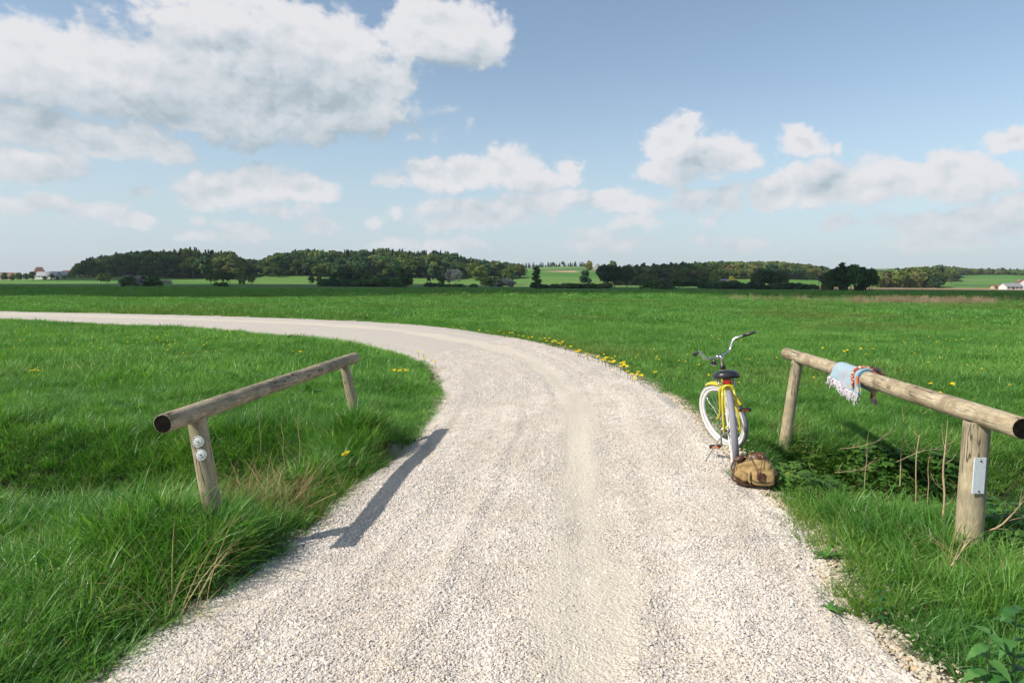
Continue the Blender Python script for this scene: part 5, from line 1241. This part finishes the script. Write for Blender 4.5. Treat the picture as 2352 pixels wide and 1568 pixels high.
def tone_mesh(mb, name, mats):
    me = bpy.data.meshes.new(name); me.from_pydata(mb.v, [], mb.f); 
    for m in mats: me.materials.append(m)
    me.polygons.foreach_set('material_index', mb.m); me.polygons.foreach_set('use_smooth', mb.sm)
    a = me.attributes.new('tone', 'FLOAT', 'POINT'); t = np.repeat(np.random.default_rng(len(mb.v)).random(len(mb.v)//7+1), 7)[:len(mb.v)]; a.data.foreach_set('value', t.astype(np.float32)); return me
def rosette(px, py, n, L, W, label, name='dock_plant', seed=0, cat='weed', tilt=.8):
    r = random.Random(seed); p_ = gp(px, py, 0.05); e = empty(name, (p_.x, p_.y, gz(p_.x, p_.y)), 0, label, cat)
    mb = MB()
    for k in range(n):
        a = 2.4*k; el_ = r.uniform(.35, 1.15)*tilt; d = (math.cos(a)*math.cos(el_), math.sin(a)*math.cos(el_), math.sin(el_)); leaf(mb, (0, 0, .02), d, (0, 0, 1), L*r.uniform(.6, 1.1), W*r.uniform(.7, 1.1), r.uniform(.2, .6), .08, .25, 8)
    me = tone_mesh(mb, 'leaves', [LEAFB]); link('leaves', me, e); return e
for j, (px, py, n, L, W, lb) in enumerate([(560, 880, 14, .42, .11, 'broad leaved dock plant in the meadow above the left log rail'), (600, 868, 10, .32, .09, 'smaller dock plant just right of the big one above the left rail'), (428, 862, 8, .30, .09, 'broad leaved weed farther left behind the left rail'), (825, 812, 12, .32, .09, 'dock plant beside the far end of the left rail'), (780, 812, 8, .3, .08, 'pale broad leaved weed left of the far end of the left rail'), (712, 905, 9, .26, .08, 'low broad leaved weed under the middle of the left rail'), (660, 778, 9, .3, .09, 'dock plant far back near the inner road edge'), (868, 1056, 10, .16, .05, 'small weed on the gravel edge near the rail shadow'), (1905, 1368, 7, .10, .035, 'tiny weed growing in the stones at the right road edge'), (1900, 1250, 9, .13, .03, 'light green weed in the stony right shoulder'), (985, 690, 8, .6, .2, 'dark dock plant far out in the meadow')]):
    rosette(px, py, n, L, W, lb, seed=j)
# nettles
def nettle(px, py, h, label, seed, z=.0, lean=(0, 0), LL=.085):
    r = random.Random(seed); p_ = gp(px, py, z); e = empty('nettle', (p_.x, p_.y, gz(p_.x, p_.y)), r.random()*3, label, 'nettle')
    mb = MB(); mb.tube([(0, 0, -.05), (lean[0]*.4, lean[1]*.4, h*.5), (lean[0], lean[1], h)], [.004, .0035, .002], 6, sub=4); link('stem', tone_mesh(mb, 'stem', [STEMG]), e)
    mb = MB(); nl = 7
    for k in range(nl):
        t = .18+.82*k/(nl-1); z_ = h*t; L = LL*(1.05-.45*t)*r.uniform(.9, 1.15)
        for q in (0, 1):
            a = math.pi/2*k+math.pi*q+r.uniform(-.2, .2); el_ = r.uniform(.0, .45); leaf(mb, (lean[0]*t*t, lean[1]*t*t, z_), (math.cos(a)*math.cos(el_), math.sin(a)*math.cos(el_), math.sin(el_)), (0, 0, 1), L, L*.55, r.uniform(.3, .7), .14, .18, 12)
    link('leaves', tone_mesh(mb, 'leaves', [LEAFN]), e); return e
for j, (px, py, h, lb) in enumerate([(2318, 1640, .42, 'large nettle in the bottom right corner'), (2262, 1640, .33, 'nettle left of the large one in the bottom right corner'), (2390, 1650, .40, 'nettle cut by the right edge near the bottom'), (2290, 1600, .22, 'short nettle behind the two bottom right ones'), (2020, 1420, .16, 'dull green nettle in the grass beside the stony shoulder'), (2340, 1250, .40, 'nettle right of the near post of the right barrier'), (1985, 1240, .18, 'nettle between the stony shoulder and the dry stalks')]):
    nettle(px, py, h, lb, 100+j, LL=.13 if j < 3 else .05)
# bramble and herb cover in the hollow
def herb(seed, m, n=26, rad=.14, h=.2, L=.05):
    r = random.Random(seed); mb = MB()
    for k in range(n):
        a = r.random()*6.28; q = rad*math.sqrt(r.random()); z_ = h*r.uniform(.2, 1); el_ = r.uniform(-.2, .7); b2 = r.random()*6.28
        c = Vector((q*math.cos(a), q*math.sin(a), z_)); mb.tube([(c.x*.4, c.y*.4, 0), (c.x*.8, c.y*.8, z_*.6), c], .0012, 3, caps=False)
        for w_ in (-1, 0, 1): leaf(mb, c, (math.cos(b2+w_*1.1)*math.cos(el_), math.sin(b2+w_*1.1)*math.cos(el_), math.sin(el_)), (0, 0, 1), L*r.uniform(.7, 1.2), L*.62, .3, .12, .2, 5)
    return proto('herb', tone_mesh(mb, 'herb', [m]))
HP = [herb(1, LEAFR), herb(2, LEAFR), herb(3, LEAFB, 18, .13, .16, .045), herb(4, LEAFN, 20, .12, .22, .06)]
hx_, hy_, hi_, hs_ = [], [], [], []
for (px0, px1, y0, y1, n, ks) in ((1830, 2200, 5.0, 7.0, 800, (0, 1, 1, 2)), (640, 860, 4.9, 6.6, 150, (2, 3, 2, 1)), (-60, 470, 5.2, 6.3, 260, (3, 2, 0)), (2270, 2560, 3.8, 6, 120, (0, 1, 3))):
    for k in range(n):
        y_ = random.uniform(y0, y1); x_ = dp(random.uniform(px0, px1), 650, y_).x; hx_.append(x_); hy_.append(y_); hi_.append(random.choice(ks)); hs_.append(random.uniform(.6, 1.15))
hx_ = np.array(hx_); hy_ = np.array(hy_); k = roaddist(hx_, hy_) > .3; hx_, hy_, hi_, hs_ = hx_[k], hy_[k], np.array(hi_)[k], np.array(hs_)[k]; n = len(hx_)
scatter('brambles', np.c_[hx_, hy_, groundz(hx_, hy_)], HP, hi_, np.c_[rng.normal(0, .25, (n, 2)), rng.random(n)*6.28], hs_, 'stuff', 'leafy brambles and herbs filling the ditch beside the road', 'brambles')
# dry stalks
DST = mat('dry_stalk', (.42, .32, .20), .8, (.30, .22, .13), 30)
def stalk(px, pyb, pyt, label, seed, z=-.25, twigs=6, r_=.005, name='dry_stalk'):
    r = random.Random(seed); yy = gp(px, pyb, z).y; yy = max(3.0, min(8, yy)); base = dp(px, pyb, yy); e = empty(name, (base.x, base.y, base.z-.1), 0, label, 'dry stalk'); h = dp(px, pyt, yy).z-base.z+.1
    mb = MB(); sw = [r.uniform(-.014, .014) for _ in range(6)]
    pts = [(sw[i]*(.3+i*.25), sw[5-i]*.5, h*i/5) for i in range(6)]; mb.tube(pts, [r_, r_, r_*.9, r_*.8, r_*.6, r_*.25], 6, sub=4); mb.build('stem', DST, e)
    for k in range(twigs):
        t = r.uniform(.3, .95); i = min(4, int(t*5)); p0 = Vector(pts[i]).lerp(Vector(pts[i+1]), t*5-i); a = r.random()*6.28; L = r.uniform(.06, .16)
        mb = MB(); mb.tube([p0, p0+Vector((math.cos(a)*L*.5, math.sin(a)*L*.3, L*.35)), p0+Vector((math.cos(a)*L*.8, math.sin(a)*L*.5, L))], [r_*.28, r_*.2, r_*.1], 4, sub=3); mb.build('twig', DST, e)
    return e
stalk(2162, 1215, 965, 'tallest thick dry stalk just left of the near post of the right barrier', 1, 0, 9, .0075)
stalk(2102, 1150, 940, 'straight dry stalk left of the tallest one under the right rail', 2, -.1, 6)
stalk(2068, 1090, 935, 'slanting dry stalk under the middle of the right rail', 3, -.1, 4)
stalk(2132, 1130, 1040, 'short dry stalk between the two tallest stalks', 4, -.1, 4, .0035)
stalk(1985, 1120, 985, 'thin reddish dry stalk in the brambles behind the rucksack', 5, -.2, 5, .003)
stalk(598, 1010, 925, 'thin dry stalk under the left log rail', 6, .1, 3, .003)
stalk(690, 1075, 900, 'pale dry grass stalk beside the left post', 7, .1, 3, .003)
stalk(652, 1060, 955, 'short pale dry grass stalk under the left rail', 8, .1, 4, .003)
def branch(pts, label, r_=.004, seed=0):
    P = [Vector(q) for q in pts]; e = empty('dry_branch', P[0], 0, label, 'dry branch'); r = random.Random(seed); mb = MB(); Q = [q-P[0] for q in P]
    mb.tube(Q, [r_]*(len(Q)-1)+[r_*.3], 6, sub=4); mb.build('limb', DST, e)
    for k in range(5):
        i = r.randrange(len(Q)-1); p0 = Q[i].lerp(Q[i+1], r.random()); d = (Q[i+1]-Q[i]).normalized(); q = p0+d*r.uniform(.05, .14)+Vector((r.uniform(-.05, .05), r.uniform(-.05, .05), r.uniform(-.02, .08))); mb = MB(); mb.tube([p0, p0.lerp(q, .5)+Vector((0, 0, .01)), q], [r_*.5, r_*.3, r_*.15], 4, sub=2); mb.build('twig', DST, e)
branch([dp(1930, 1030, 5.6), dp(1975, 1025, 5.55), dp(2040, 1005, 5.5)], 'long pale dry branch lying across the brambles under the right rail', .0028, 1)
branch([dp(1918, 1085, 5.3), dp(1990, 1078, 5.25)], 'short straight pale twig low in the brambles', .0035, 2)
branch([dp(2060, 1060, 4.9), dp(2120, 1035, 4.8), dp(2190, 1028, 4.8)], 'curved dry branch between the stalks and the near right post', .0022, 3)
branch([dp(2250, 1225, 3.9), dp(2300, 1205, 3.8), dp(2352, 1150, 3.7)], 'dry branch curving up at the right edge behind the near post', .005, 4)
branch([dp(2185, 1300, 3.55), dp(2215, 1255, 3.6)], 'short pale stick leaning on the foot of the near right post', .007, 5)
# tufts of dry grass leaning by the left post and the right hollow
DP = [tuft('dry_tuft', [DRY], [dict(n=20, rad=.10, h0=.15, h1=.42, wdt=.0045, bend=.9, seed=200+k, spread=.7)]) for k in range(2)]
xs_, ys_ = [], []
for (px0, px1, y0, y1, n) in ((540, 705, 4.3, 5.4, 48), (1800, 1850, 6.4, 7.4, 12), (1880, 2120, 4.8, 6.2, 34), (440, 520, 4.4, 5.2, 10), (150, 400, 3.0, 4.6, 12), (330, 460, 5.0, 5.8, 16), (2200, 2352, 3.4, 5, 5), (760, 900, 4.6, 6.5, 8)):
    for k in range(n): y_ = random.uniform(y0, y1); ys_.append(y_); xs_.append(dp(random.uniform(px0, px1), 650, y_).x)
place('dry_grass', np.array(xs_), np.array(ys_), DP, rng.uniform(.6, 1.1, len(xs_)), .3)
for nm in ('grass', 'wildflowers', 'dry_grass', 'gravel'):
    for o in bpy.data.objects:
        if o.name.split('.')[0] == nm: o['kind'] = 'stuff'
# ---------------- air ----------------
mb = MB(); mb.box((0, 1500, 98), (9000, 5400, 202)); hz_o = mb.build('haze', [])
hm = bpy.data.materials.new('haze_air'); hm.use_nodes = True; N = NT(hm.node_tree); o_ = N.n('ShaderNodeOutputMaterial'); v_ = N.n('ShaderNodeVolumePrincipled')
v_.inputs['Color'].default_value = (.78, .86, .95, 1); v_.inputs['Density'].default_value = .00010; v_.inputs['Anisotropy'].default_value = .1
N.t.links.new(v_.outputs[0], o_.inputs['Volume']); hz_o.data.materials.append(hm); tag(hz_o, None, None, None, 'stuff')
